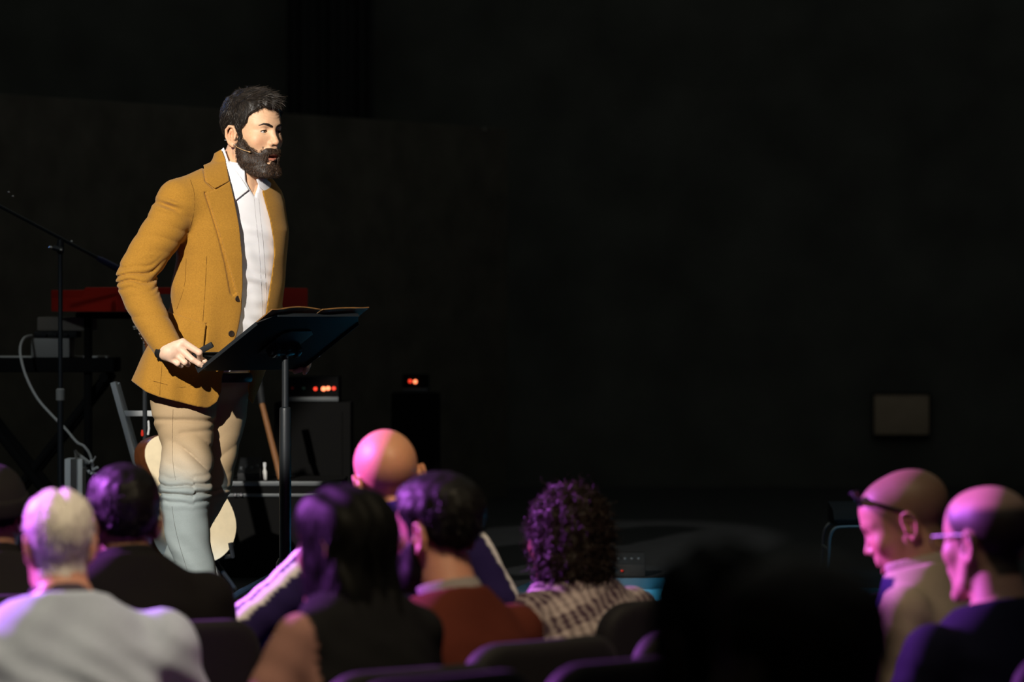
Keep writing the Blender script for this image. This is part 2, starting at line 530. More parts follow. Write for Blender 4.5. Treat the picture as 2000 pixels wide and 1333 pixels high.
def skin_cols(V, base, lips=(0.45, 0.14, 0.10)):
    """flat skin tones of a head in its own frame: lips, ears and cheeks a little redder"""
    c = np.tile(A(base), (len(V), 1))
    S = V.copy(); S[:, 0] = np.abs(S[:, 0])
    def mixin(w, col):
        c[:] = c * (1 - w[:, None]) + A(col)[None] * w[:, None]
    red = (base[0] * 0.95, base[1] * 0.72, base[2] * 0.66)
    mixin(0.6 * np.exp(-(((S - A((0.045, 0.075, -0.028))) / A((0.02, 0.03, 0.018))) ** 2).sum(1)), red)
    mixin(0.5 * np.exp(-(((S - A((0.0, 0.115, -0.026))) / A((0.014, 0.02, 0.012))) ** 2).sum(1)), red)
    mixin(0.6 * np.exp(-(((S - A((0.084, -0.026, -0.012))) / A((0.012, 0.02, 0.034))) ** 2).sum(1)), red)
    lw = np.exp(-(((S - A((0, 0.098, -0.0745))) / A((0.021, 0.02, 0.0125))) ** 6).sum(1))
    mixin(np.clip(lw * 1.2, 0, 0.85), lips)
    return c

def eye_mesh(gaze=(0.0, 1.0, 0.0), iris=(0.10, 0.07, 0.04)):
    me = bpy.data.meshes.new('eyeball')
    bm = bmesh.new(); bmesh.ops.create_uvsphere(bm, u_segments=28, v_segments=20, radius=0.0128)
    bm.to_mesh(me); bm.free()
    me.polygons.foreach_set('use_smooth', np.ones(len(me.polygons), bool))
    co = np.empty(len(me.vertices) * 3, f32); me.vertices.foreach_get('co', co); co = co.reshape(-1, 3)
    g = A(gaze) / np.linalg.norm(gaze)
    ang = np.arccos(np.clip((co @ g) / 0.0128, -1, 1))
    cols = np.tile(A((0.55, 0.50, 0.46)), (len(co), 1))
    cols[ang < 0.50] = A(iris); cols[ang < 0.22] = A((0.004, 0.004, 0.004))
    vcol(me, cols)
    return me

def xf(P, c, R):
    """world -> local of a frame with centre c and rotation matrix R (columns are local axes)"""
    return (P - A(c)) @ A(R)
def back(V, c, R):
    return (V @ A(R).T + A(c)).astype(f32)
def Rz(deg): return np.array(Matrix.Rotation(math.radians(deg), 3, 'Z'))
def Rx(deg): return np.array(Matrix.Rotation(math.radians(deg), 3, 'X'))
def Ry(deg): return np.array(Matrix.Rotation(math.radians(deg), 3, 'Y'))

def joined(parts):
    """several (verts, quads, cols) islands -> one mesh's arrays"""
    V = []; Q = []; C = []; n = 0
    for v, q, c in parts:
        V.append(v); Q.append(q + n); C.append(c); n += len(v)
    return np.concatenate(V), np.concatenate(Q), np.concatenate(C)
# ------------------------------------------------------------------ the speaker
ROOT = np.array([XS, DS, STAGE])
def L(px, py, dy=0.0):
    """photo pixel at depth dy from the speaker -> position relative to the speaker's base"""
    return W(px, py, DS + dy) - ROOT
def pix(P):
    D = P[:, 1] + DS
    px = CXP + FPX * (P[:, 0] + XS) / D
    py = HOR + FPX * (ZC - STAGE - P[:, 2]) / D
    return px, py
MPP = DS / FPX            # metres per pixel at the speaker
def region(P, poly):
    px, py = pix(P)
    return poly_sdf(px, py, poly) * MPP

def build_speaker():
    root = empty('person', ROOT)
    tag(root, 'bearded man in mustard blazer, white shirt and khaki trousers leaning at music stand', 'person')
    R38 = Rz(180 + 40)
    # ---- torso table: photo row, centre column, half width, front depth, back depth
    tab = [(318, 462, .060, .060, .060), (335, 456, .105, .080, .080), (352, 450, .155, .100, .105), (372, 446, .190, .118, .118), (400, 446, .203, .132, .125),
           (450, 450, .205, .145, .128), (500, 450, .195, .146, .120), (550, 446, .197, .142, .120), (600, 440, .200, .140, .125),
           (650, 424, .212, .146, .140), (700, 404, .225, .156, .165), (750, 386, .236, .164, .185), (800, 376, .240, .168, .195), (830, 374, .240, .168, .195)]
    zt = np.array([L(c, py)[2] for py, c, *_ in tab])[::-1]
    xt = np.array([L(c, py)[0] for py, c, *_ in tab])[::-1]
    wt, ft, bt = [np.array([r[i] for r in tab])[::-1] for i in (2, 3, 4)]
    Rm = A(R38)
    def torso(P, g=0.0, wk=1.0):
        z = P[:, 2]
        cx = np.interp(z, zt, xt)
        q = np.stack([P[:, 0] - cx, P[:, 1]], 1)
        lx = q[:, 0] * Rm[0, 0] + q[:, 1] * Rm[1, 0]
        ly = q[:, 0] * Rm[0, 1] + q[:, 1] * Rm[1, 1]
        w = np.interp(z, zt, wt) * wk
        dd = np.where(ly > 0, np.interp(z, zt, ft), np.interp(z, zt, bt)) * wk
        n = ((np.abs(lx) / w) ** 2.35 + (np.abs(ly) / dd) ** 2.35) ** (1 / 2.35) + 1e-6
        r = np.sqrt(lx * lx + ly * ly)
        return np.minimum(r * (1 - 1 / n), (n - 1) * np.minimum(w, dd) * 1.2) - g
    shN, shF = L(352, 392, -0.135), L(512, 396, 0.14)
    nb = L(458, 350, 0.0)
    def shoulders(P, g=0.0):
        d = cone(P, L(440, 345, -0.03), shN, 0.050 + g, 0.072 + g)
        return smin(d, cone(P, L(478, 348, 0.04), shF, 0.050 + g, 0.066 + g), 0.03)
    def trunk(P, g=0.0):
        return smin(torso(P, g), shoulders(P, g), 0.05)
    # ---- arms
    armN = [(*L(350, 396, -0.135), .073), (*L(322, 448, -0.165), .071), (*L(287, 500, -0.185), .066), (*L(266, 545, -0.20), .063), (*L(281, 592, -0.235), .059), (*L(303, 637, -0.275), .054), (*L(331, 684, -0.31), .047)]
    armF = [(*L(512, 400, 0.14), .062), (*L(515, 470, 0.21), .058), (*L(508, 545, 0.27), .055), (*L(524, 605, 0.20), .050), (*L(545, 660, 0.13), .046), (*L(565, 697, 0.09), .040)]
    elb = L(300, 545, -0.24)
    def sleeves(P):
        d = schain(P, armN, 3)
        px, py = pix(P)
        # folds gathered at the inner elbow and across the upper sleeve
        t = py + 0.32 * (px - 290) + 7 * np.sin(px * 0.06) + 5 * wob(P, 30, 1.0)
        m1 = np.exp(-((py - 543) / 26.0) ** 2)
        m2 = np.exp(-((py - 440) / 60.0) ** 2) * 0.55
        m3 = np.exp(-((py - 612) / 22.0) ** 2) * 0.5
        m4 = np.exp(-((py - 400) / 14.0) ** 2) * np.exp(-((px - 330) / 25.0) ** 2)
        ridge = np.abs(np.sin((t + 4 * wob(P, 34, 12.0)) * math.pi / 15.5)) ** 0.7 - 0.6
        ridge2 = np.sin((py - 0.25 * (px - 300) + 8 * np.sin(px * 0.05)) * 2 * math.pi / 34.0)
        cr = np.abs(np.sin((py - 0.22 * (px - 300) + 9 * np.sin(px * 0.045) + 6 * wob(P, 18, 9.0)) * math.pi / 31.0)) ** 0.6 - 0.7
        d = d - 0.0115 * m1 * ridge - (0.009 + 0.004 * wob(P, 16, 3.3)) * (m2 + m3) * cr - 0.010 * m4 * np.sin((py - 0.35 * px) * 0.30)
        d2 = schain(P, armF, 2)
        return np.minimum(d, d2)
    cuffN = (A(armN[-1][:3]), A(L(331, 684, -0.31)) - A(L(303, 637, -0.275)))
    cuffF = (A(armF[-1][:3]), A(armF[-1][:3]) - A(armF[-2][:3]))
    def cuffcut(P, cc, extra=0.0):
        n = cc[1] / np.linalg.norm(cc[1])
        pl = (P - cc[0]) @ n - extra
        near = np.sqrt(((P - cc[0]) ** 2).sum(1)) - 0.13
        return np.minimum(pl, -near)         # cuts off what lies beyond the cuff end
    # ---- px outlines
    opening = [(428, 250), (436, 300), (446, 345), (457, 388), (467, 440), (472, 500), (473, 560), (472, 605), (466, 640), (458, 668), (446, 700), (434, 735), (432, 765), (424, 786), (404, 800), (404, 860), (480, 860),
               (489, 795), (484, 760), (486, 725), (500, 690), (514, 645), (519, 610), (523, 585), (530, 540), (535, 500), (534, 470), (527, 430), (518, 398), (512, 375), (520, 352), (545, 330), (545, 250)]
    hem = [(150, 700), (225, 715), (243, 733), (256, 744), (268, 753), (285, 766), (310, 776), (350, 786), (385, 795), (404, 798), (420, 793), (440, 775), (470, 775), (486, 780), (494, 790), (520, 722), (560, 690), (700, 690), (700, 1000), (150, 1000)]
    def near_side(P):
        return P[:, 1] - 0.06
    def pline(P, pts, w):
        # distance to a photo polyline with a width (px) per point
        px, py = pix(P); best = np.full(len(P), 1e3, f32)
        for (ax, ay), (bx, by), wa, wb in zip(pts[:-1], pts[1:], w[:-1], w[1:]):
            ex, ey = bx - ax, by - ay
            t = np.clip(((px - ax) * ex + (py - ay) * ey) / (ex * ex + ey * ey), 0, 1)
            best = np.minimum(best, np.sqrt((px - ax - t * ex) ** 2 + (py - ay - t * ey) ** 2) - (wa + (wb - wa) * t))
        return best * MPP
    def grooves(P, t):
        # shadow gaps under the lapel, collar and pocket flap edges
        g = pline(P, [(400.5, 377), (412.5, 413), (428, 462), (442.5, 515), (455, 572)], [1.8, 2.0, 2.6, 4.0, 6.0])
        g = np.minimum(g, pline(P, [(396, 320), (402, 354), (418, 369)], [1.5, 1.8, 1.8]))
        g = np.minimum(g, pline(P, [(403, 633), (398, 682)], [1.7, 1.7]))
        return np.maximum(np.maximum(g, -(t + 0.0065)), near_side(P))
    def jacket(P):
        t = trunk(P)
        px, py = pix(P)
        # drape: soft folds down the side and hem
        fold = np.sin(px * 0.115 + 1.2 * np.sin(py * 0.018)) * np.clip((py - 560) / 160.0, 0, 1)
        t = t - 0.005 * fold - 0.0018 * wob(P, 26, 2.0)
        pull = np.exp(-((px - 345) / 22) ** 2 - ((py - 560) / 22) ** 2)
        t = t - 0.006 * pull
        d = np.maximum(t, -(trunk(P, -0.015)))
        d = np.maximum(d, -grooves(P, t))
        d = np.maximum(d, -np.maximum(region(P, opening), near_side(P)))
        # open neck ring
        d = np.maximum(d, -(cone(P, L(478, 310, -0.01), L(466, 352, 0.0), 0.069, 0.080)))
        d = np.maximum(d, P[:, 2] - L(460, 303)[2])
        s = sleeves(P)
        s = smax(s, cuffcut(P, cuffN), 0.003); s = smax(s, cuffcut(P, cuffF), 0.003)
        d = smin(d, s, 0.016)
        d = np.maximum(d, -np.maximum(region(P, opening), near_side(P)))
        return np.maximum(d, -region(P, hem))
    lo = A([-0.42, -0.46, 0.62]); hi = A([0.42, 0.42, 1.58])
    V, Q = sdf_mesh(jacket, lo, hi, 0.0037, c=4, smooth=1)
    jk = obj('jacket', fast_mesh('jacket', V, Q), M['jacket'], root)
    # ---- conformal cloth pieces
    def piece(name, base, poly, t0, t1, m, parent, lo2, hi2, h=0.0022, side=near_side, extra=None):
        def f(P):
            b = base(P)
            d = np.maximum(np.maximum(b - t1, t0 - b), np.maximum(region(P, poly), side(P)))
            if extra is not None: d = extra(P, d)
            return d
        V, Q = sdf_mesh(f, lo2, hi2, h, c=3, smooth=1, margin=1.6)
        return obj(name, fast_mesh(name, V, Q), m, parent)
    tj = lambda P: trunk(P) - 0.0018 * wob(P, 26, 2.0)
    lo2 = L(380, 690, -0.30); hi2 = L(575, 285, 0.12)
    # lapel bulges a little off the chest towards its roll
    lap = [(436, 300), (446, 345), (457, 388), (467, 440), (473, 500), (474, 560), (471, 592), (462, 565), (445, 505), (428, 450), (415, 405), (405, 376), (419, 366), (408, 358), (402, 330), (404, 316), (418, 303)]
    lap = [(457, 388), (467, 440), (473, 500), (474, 560), (471, 594), (463, 572), (446, 515), (431, 462), (415, 413), (403, 378), (421, 371), (449, 354)]
    def lapbase(P):
        px, py = pix(P)
        roll = np.clip((px - (402 + (py - 330) * 0.22)) / 40.0, 0, 1) * np.exp(-((py - 480) / 90.0) ** 2)
        return tj(P) - 0.003 * roll
    piece('lapel', lapbase, lap, -0.008, 0.0062, M['jacket'], jk, lo2, hi2)
    piece('collar', tj, [(448, 354), (420, 369), (404, 356), (397, 322), (402, 314), (418, 300), (432, 292), (440, 310)], 0.003, 0.0085, M['jacket'], jk, lo2, hi2)
    piece('pocket_flap', lambda P: tj(P) - 0.005 * np.sin(pix(P)[0] * 0.115 + 1.2 * np.sin(pix(P)[1] * 0.018)) * np.clip((pix(P)[1] - 560) / 160.0, 0, 1),
          [(314, 604), (402, 634), (397, 680), (392, 686), (330, 672), (312, 650)], 0.003, 0.0105, M['jacket'], jk, L(290, 720, -0.34), L(420, 590, 0.05))
    # buttons on the front edge and cuff
    def surf(fn, px, py, d0=-0.45, d1=0.3):
        ys = np.linspace(d0, d1, 600)
        P = A([L(px, py, y) for y in ys])
        v = fn(P)
        k = np.nonzero(v < 0)[0]
        return P[k[0]] if len(k) else P[np.argmin(v)]
    def button(px, py, r, fn, parent, mt='button'):
        p = surf(fn, px, py); e = 0.004
        n = A([fn(p[None] + A([e, 0, 0]))[0] - fn(p[None] - A([e, 0, 0]))[0], fn(p[None] + A([0, e, 0]))[0] - fn(p[None] - A([0, e, 0]))[0], fn(p[None] + A([0, 0, e]))[0] - fn(p[None] - A([0, 0, e]))[0]])
        n = Vector(n.tolist()).normalized()
        q = n.to_track_quat('Z', 'Y').to_matrix()
        b = MB().lathe([(r * 0.6, -0.001), (r * 0.95, 0.0), (r, 0.002), (r * 0.9, 0.0035), (r * 0.6, 0.003), (r * 0.55, 0.0022)], c=(0, 0, 0), n=16, M=q)
        b.v = [(x + p[0], y + p[1], z + p[2]) for x, y, z in b.v]
        return b.build('button', M[mt], parent)
    button(464.5, 584, 0.0105, jacket, jk)
    button(451.5, 652, 0.0105, jacket, jk)
    for bx, by in ((273.5, 653), (278, 662), (282.5, 671)):
        button(bx, by, 0.0065, jacket, jk)
    M['seam'] = M.get('seam') or mat('seam_thread', (0.10, 0.045, 0.008), 0.9, 0.1)
    for sp in ([(372, 352), (379, 375), (380, 405), (373, 440), (362, 470)], [(404, 500), (401, 560), (396, 632)], [(364, 505), (360, 560), (345, 605)], [(318, 690), (316, 720), (312, 772)], [(300, 745), (350, 757), (380, 752)]):
        pts = [surf(jacket, x, y) - A((0, 0.0002, 0)) for x, y in [tuple(q) for q in spline(np.array(sp, float), 6)]]
        MB().tube([tuple(map(float, q)) for q in pts], 0.0009, 6).build('seam', M['seam'], jk)
    # ---- shirt
    nk0, nk1 = L(484, 318, -0.02), L(466, 372, 0.0)
    def neckcol(P, g=0.0):
        return cone(P, nk0, nk1, 0.058 + g, 0.068 + g)
    def shirtbase(P):
        d = smin(trunk(P, -0.021), neckcol(P, 0.004), 0.05)
        px, py = pix(P)
        # diagonal pulls across the belly
        t = py - 0.42 * (px - 480) + 6 * wob(P, 22, 4.0)
        m = np.clip((py - 420) / 80.0, 0, 1)
        return d - 0.0030 * m * np.sin(t * 2 * math.pi / 33.0 + 1.5 * wob(P, 30, 6.0)) - 0.004 * (np.abs(np.sin(t * math.pi / 47.0 + 0.6)) ** 3)
    vneck = [(476, 300), (480, 352), (486, 366), (497, 384), (504, 362), (504, 300)]
    def shirt(P):
        d = shirtbase(P)
        d = np.maximum(d, P[:, 2] - L(460, 318)[2] - 0.35 * (P[:, 0] - L(460, 318)[0]) * -0.6)
        d = np.maximum(d, L(420, 752)[2] - P[:, 2])
        d = np.maximum(d, -neckcol(P, -0.002))
        return np.maximum(d, -np.maximum(region(P, vneck), near_side(P)))
    V, Q = sdf_mesh(shirt, A([-0.30, -0.30, 0.70]), A([0.34, 0.30, 1.56]), 0.0060, c=4)
    sh = obj('shirt', fast_mesh('shirt', V, Q), M['shirt'], root)
    leafbase = lambda P: shirtbase(P)
    piece('shirt_collar', leafbase, [(427, 297), (437, 288), (447, 316), (470, 346), (486, 371), (459, 393), (445, 358), (433, 322)], 0.004, 0.0085, M['shirt'], sh, lo2, hi2 + A((0, 0.1, 0.02)), h=0.0018)
    piece('shirt_collar', leafbase, [(500, 350), (514, 346), (524, 353), (534, 362), (527, 375), (517, 374), (506, 365)], 0.004, 0.0085, M['shirt'], sh, lo2, hi2 + A((0, 0.1, 0.02)), h=0.0018)
    M['shirt_seam'] = mat('shirt_seam', (0.42, 0.41, 0.43), 0.9, 0.1)
    for dx in (0, 9):
        pts = [surf(shirt, x + dx, y) - A((0, 0.0002, 0)) for x, y in [tuple(q) for q in spline(np.array([(496, 388), (500, 430), (506, 490), (510, 560), (512, 612), (509, 640)], float), 8)]]
        MB().tube([tuple(map(float, q)) for q in pts], 0.0010, 6).build('placket_seam', M['shirt_seam'], sh)
    # near shirt cuff
    cN = cuffN[1] / np.linalg.norm(cuffN[1])
    def cuff(P):
        a = cuffN[0] - cN * 0.05; b = cuffN[0] + cN * 0.010
        d = np.maximum(cone(P, a, b, 0.040, 0.036), -cone(P, a, b, 0.036, 0.032))
        return np.maximum(d, (P - b) @ cN)
    V, Q = sdf_mesh(cuff, cuffN[0] - 0.09, cuffN[0] + 0.09, 0.0022, c=3)
    obj('cuff', fast_mesh('cuff', V, Q), M['shirt'], sh)
    # ---- trousers
    legN = [(*L(358, 752, -0.015), .114), (*L(359, 810, -0.05), .105), (*L(366, 870, -0.08), .083), (*L(362, 925, -0.10), .086), (*L(362, 960, -0.12), .083), (*L(362, 1005, -0.115), .077), (*L(370, 1060, -0.10), .070), (*L(386, 1120, -0.08), .060), (*L(404, 1176, -0.06), .052)]
    legF = [(*L(430, 752, 0.045), .096), (*L(434, 810, 0.05), .082), (*L(424, 870, 0.055), .073), (*L(417, 925, 0.06), .067), (*L(410, 955, 0.075), .066), (*L(388, 1000, 0.13), .060), (*L(366, 1050, 0.22), .057), (*L(348, 1096, 0.30), .054), (*L(331, 1128, 0.36), .050)]
    def trousers(P):
        a = schain(P, legN, 2); b = schain(P, legF, 2)
        px, py = pix(P)
        k = np.exp(-((py - 958) / 24.0) ** 2)
        t = py + 0.18 * (px - 360) * np.where(px > 380, 1, -0.6) + 5 * wob(P, 34, 3.0)
        r = np.abs(np.sin(t * math.pi / 17.0)) ** 0.8 - 0.55
        th = np.exp(-((py - 892) / 34.0) ** 2) * np.clip((px - 318) / 40.0, 0, 1)
        # sweeping folds from the outer thigh down to the inner knee
        sw = np.abs(np.sin((py - 0.62 * (px - 360) - 0.004 * (px - 360) ** 2 + 10 * wob(P, 14, 5.0)) * math.pi / 46.0)) ** 0.7 - 0.6
        up = np.exp(-((py - 822 - 0.03 * (px - 360)) / 4.5) ** 2) + 0.6 * np.exp(-((py - 846 + 0.10 * (px - 360)) / 5.0) ** 2) * (px > 350)
        a = a - 0.016 * k * r - 0.018 * th * sw + 0.007 * up
        lowf = np.exp(-((py - 1085) / 45.0) ** 2)
        a = a - 0.0030 * lowf * np.sin((py - 1.1 * px + 8 * wob(P, 12, 1.5)) * 2 * math.pi / 52.0) - 0.0016 * wob(P, 30, 7.7)
        k2 = np.exp(-((py - 962) / 13.0) ** 2)
        b = b - 0.009 * k2 * r - 0.0045 * th * (np.abs(np.sin((py + 0.75 * px + 8 * wob(P, 14, 2.5)) * math.pi / 38.0)) ** 0.7 - 0.6) - 0.0015 * wob(P, 30, 4.4)
        d = smin(a, b, 0.02)
        d = smin(d, ellip(P, L(402, 735, -0.01), (0.165, 0.125, 0.085)), 0.04)
        d = np.maximum(d, P[:, 2] - L(400, 726)[2])
        aN = A(L(404, 1176, -0.06)) - A(L(386, 1120, -0.08)); aN /= np.linalg.norm(aN)
        aF = A(L(331, 1128, 0.36)) - A(L(348, 1096, 0.30)); aF /= np.linalg.norm(aF)
        d = np.maximum(d, np.minimum((P - A(L(404, 1176, -0.06))) @ aN, -sphere(P, L(404, 1176, -0.06), 0.12)))
        d = np.maximum(d, np.minimum((P - A(L(331, 1128, 0.36))) @ aF, -sphere(P, L(331, 1128, 0.36), 0.12)))
        return d
    V, Q = sdf_mesh(trousers, A([-0.32, -0.36, 0.0]), A([0.34, 0.52, 0.86]), 0.0042, c=4)
    tr = obj('trousers', fast_mesh('trousers', V, Q), M['chino'], root)
    # stitched side seam and belt
    M['seam_t'] = mat('trouser_seam', (0.22, 0.155, 0.09), 0.9, 0.1)
    for sp in ([(338, 800), (337, 850), (338, 905), (343, 938)], [(336, 990), (342, 1030), (352, 1070), (366, 1115)]):
        pts = [surf(trousers, x, y) - A((0, 0.0003, 0)) for x, y in [tuple(q) for q in spline(np.array(sp, float), 10)]]
        MB().tube([tuple(map(float, q)) for q in pts], 0.0011, 6).build('side_seam', M['seam_t'], tr)
    def belt(P):
        d = ellip(P, L(402, 735, -0.01), (0.168, 0.128, 0.088))
        d = np.maximum(d, -(d + 0.006))
        return np.maximum(d, np.maximum(P[:, 2] - L(400, 727)[2], L(400, 747)[2] - P[:, 2]))
    V, Q = sdf_mesh(belt, A([-0.25, -0.25, 0.72]), A([0.25, 0.25, 0.86]), 0.003, c=3, margin=1.7)
    obj('belt', fast_mesh('belt', V, Q), M['button'], tr)
    # ---- shoes
    for (ax, ay, ad, yaw) in ((404, 1176, -0.06, 50), (331, 1128, 0.36, 62)):
        a = A(L(ax, ay, ad)); base = a.copy(); base[2] = 0.0
        Rs = Rz(180 + yaw)
        lift = 0.0 if ad < 0 else max(0.0, a[2] - 0.09)
        tilt = Rx(0) if ad < 0 else Rx(-18)
        def shoe(P):
            q = xf(P, base + A((0, 0, lift)), Rs @ tilt)
            d = ellip(q, (0, 0.09, 0.035), (0.046, 0.13, 0.045))
            d = smin(d, cone(q, (0, 0.0, 0.05), (0, 0.0, 0.11), 0.044, 0.042), 0.03)
            d = smax(d, 0.004 - q[:, 2], 0.006)
            return d
        V, Q = sdf_mesh(shoe, base - A((0.3, 0.3, 0.01)), base + A((0.3, 0.3, 0.3)), 0.005, c=3)
        so = obj('shoe', fast_mesh('shoe', V, Q), M['shoe'], root)
    # ---- head, neck, hands: the body
    hc = A(L(496, 262, -0.03)); HR = Rz(180 + 46) @ Rx(-2)
    base = (0.68, 0.415, 0.255)
    def bodyhead(P):
        q = xf(P, hc, HR)
        d = head_sdf(q)
        n = cone(P, back(A([[0, -0.020, -0.06]]), hc, HR)[0], L(468, 372, -0.005), 0.054, 0.060)
        n = smin(n, cone(P, back(A([[0, -0.062, -0.045]]), hc, HR)[0], L(452, 350, 0.03), 0.044, 0.056), 0.03)
        n = smin(n, cone(P, back(A([[0.05, -0.02, -0.06]]), hc, HR)[0], L(488, 372, -0.05), 0.012, 0.010), 0.02)
        return smin(d, n, 0.018)
    V, Q = sdf_mesh(bodyhead, hc - A((0.15, 0.15, 0.22)), hc + A((0.15, 0.15, 0.15)), 0.0019, c=4, smooth=1)
    C = skin_cols(xf(V, hc, HR), base)
    isl = [(V, Q, C)]; Vh, Qh = V, Q
    # hidden trunk and limbs under the clothes
    def under(P):
        d = torso(P, -0.03)
        d = smin(d, shoulders(P, -0.03), 0.03)
        d = smin(d, cone(P, L(466, 372, 0), L(470, 340, -0.01), 0.06, 0.055), 0.03)
        d = smin(d, schain(P, [(*p[:3], max(p[3] - 0.022, 0.022)) for p in armN], 1), 0.02)
        d = smin(d, schain(P, [(*p[:3], max(p[3] - 0.022, 0.022)) for p in armF], 1), 0.02)
        d = np.maximum(d, L(400, 740)[2] - P[:, 2])
        d = smin(d, schain(P, [(*p[:3], p[3] - 0.025) for p in legN], 1), 0.02)
        d = smin(d, schain(P, [(*p[:3], p[3] - 0.025) for p in legF], 1), 0.02)
        return d
    V, Q = sdf_mesh(under, A([-0.40, -0.42, 0.03]), A([0.42, 0.45, 1.50]), 0.014, c=3)
    isl.append((V, Q, np.tile(A(base), (len(V), 1))))
    # near (right) hand: knuckles and finger joints read from the photograph
    dh = -0.345
    hb = (0.74, 0.50, 0.37)
    def handN(P):
        d = chain(P, [L(318, 668, -0.30), L(325, 684, -0.315), L(332, 688, dh)], [0.027, 0.0265, 0.022], 0.01)
        palm = None
        for (a, b, r0, r1) in (((328, 682), (357, 669), .019, .0125), ((327, 686), (350, 680), .020, .0125), ((325, 690), (343, 692), .019, .012), ((323, 693), (334, 702), .016, .0105)):
            c_ = cone(P, L(*a, dh + 0.012), L(*b, dh), r0, r1)
            palm = c_ if palm is None else smin(palm, c_, 0.014)
        d = smin(d, palm, 0.016)
        fing = [
            ([(357, 669, dh), (389, 689, dh - 0.004), (390, 700, dh + 0.022), (379, 699, dh + 0.036)], [.0122, .0105, .0092, .0085]),
            ([(350, 680, dh), (376, 703, dh - 0.016), (389, 711, dh - 0.014), (399, 717.5, dh - 0.006)], [.0120, .0100, .0090, .0080]),
            ([(343, 692, dh), (361, 708.5, dh - 0.012), (367, 712, dh + 0.010), (360, 707, dh + 0.03)], [.0112, .0092, .0085, .008]),
            ([(334, 702, dh), (347, 711, dh - 0.006), (354, 715, dh + 0.012), (349, 710, dh + 0.028)], [.0098, .0082, .0075, .007]),
            ([(330, 684, dh + 0.02), (356, 690, dh + 0.045), (384, 697, dh + 0.045), (400, 706, dh + 0.030)], [.0145, .0130, .0105, .0085]),
        ]
        for pts, rad in fing:
            d = smin(d, chain(P, [L(*p) for p in pts], rad, 0.003), 0.0045)
        return d
    V, Q = sdf_mesh(handN, L(300, 735, -0.40), L(412, 645, -0.24), 0.0014, c=4)
    isl.append((V, Q, np.tile(A(hb), (len(V), 1))))
    # far (left) hand: fingers hook under the far lower edge of the desk, thumb along its side
    df_ = 0.065
    def handF(P):
        d = cone(P, L(566, 698, 0.09), L(584, 706, df_), 0.026, 0.024)
        d = smin(d, cone(P, L(584, 704, df_), L(600, 700, df_ - 0.01), 0.022, 0.016), 0.015)
        fing = [
            ([(604, 700, df_), (602, 714, df_ - 0.03), (599, 722, df_ - 0.045), (595, 729, df_ - 0.055)], [.0105, .0092, .0085, .0072]),
            ([(596, 706, df_), (592, 720, df_ - 0.03), (586, 723, df_ - 0.05), (576, 727, df_ - 0.06)], [.0105, .0092, .0085, .0075]),
            ([(588, 710, df_), (580, 722, df_ - 0.02), (574, 722, df_ - 0.045), (567, 722, df_ - 0.055)], [.0100, .009, .008, .007]),
            ([(580, 710, df_), (572, 719, df_ - 0.01), (566, 719, df_ - 0.03), (560, 718, df_ - 0.04)], [.009, .008, .007, .0062]),
            ([(590, 698, df_ + 0.01), (604, 698, df_ + 0.005), (614, 697, df_), (622, 693.5, df_ - 0.005)], [.014, .0115, .0095, .008]),
        ]
        for pts, rad in fing:
            d = smin(d, chain(P, [L(*p) for p in pts], rad, 0.003), 0.004)
        return d
    V, Q = sdf_mesh(handF, L(545, 750, -0.05), L(640, 665, 0.16), 0.0015, c=4)
    isl.append((V, Q, np.tile(A(hb), (len(V), 1))))
    V, Q, C = joined(isl)
    me = fast_mesh('body', V, Q); vcol(me, C)
    body = obj('body', me, M['skin'], root)
    # eyes
    em = eye_mesh(gaze=(-0.12, 1.0, 0.02))
    em.materials.append(M['eye'])
    for sx in (0.031, -0.031):
        e = bpy.data.objects.new('eye', em); link(e, root)
        p = back(A([[sx, 0.0735, 0.009]]), hc, HR)[0]
        e.location = p.tolist(); e.rotation_euler = Matrix(HR.tolist()).to_euler()
    # fingernails
    # ---- hair
    rng = np.random.default_rng(11)
    hp = [(.16, .2), (.15, .092), (.094, .088), (.088, .093), (.070, .083), (.058, .067), (.045, .044), (.030, .024), (.020, .004), (.012, -.022), (.002, -.024), (.0005, .014), (-.012, .030), (-.028, .026), (-.038, .000), (-.046, -.040), (-.068, -.066), (-.15, -.066), (-.15, .2)]
    def hairsdf(P):
        q = xf(P, hc, HR)
        side = head_sdf(q, False, ear=0) - 0.0065
        top = ellip(q, (0, -0.020, 0.060), (0.081, 0.117, 0.092))
        top = smin(top, ellip(q, (0, 0.052, 0.098), (0.055, 0.050, 0.036)), 0.03)
        d = smin(side, top, 0.02)
        d = np.maximum(d, poly_sdf(q[:, 1] + 0.004 * np.sin(q[:, 2] * 140), q[:, 2] + 0.0 * q[:, 0], hp))
        # combed furrows
        d = d - 0.0030 * np.sin(q[:, 0] * 210 + 3 * np.sin(q[:, 1] * 40) + 30 * q[:, 2]) * np.clip((q[:, 2] - 0.06) / 0.05, 0, 1)
        return d
    V, Q = sdf_mesh(hairsdf, hc - A((0.15, 0.15, 0.11)), hc + A((0.16, 0.16, 0.19)), 0.0026, c=4, smooth=1)
    N = normals(V, Q)
    q = xf(V, hc, HR); Nl = N @ A(HR)
    outer = (hairsdf(V + N * 0.006) > 0.003) & (q[:, 1] < 0.14)
    k = np.nonzero(outer)[0]; k = rng.choice(k, 13500)
    ql = q[k]
    toph = (np.clip((ql[:, 2] - 0.07) / 0.05, 0, 1) * np.clip((ql[:, 1] + 0.06) / 0.06, 0, 1))[:, None]
    dl = np.stack([0.35 * np.sign(ql[:, 0] + 0.03) * (1 - toph[:, 0]) - 0.55 * toph[:, 0], np.where(ql[:, 1] > -0.03, 0.15, -0.45) + 0.55 * toph[:, 0], -0.9 * (1 - toph[:, 0]) + 0.05], 1)
    dirs = (dl @ A(HR).T)
    dirs -= N[k] * (dirs * N[k]).sum(1, keepdims=True)
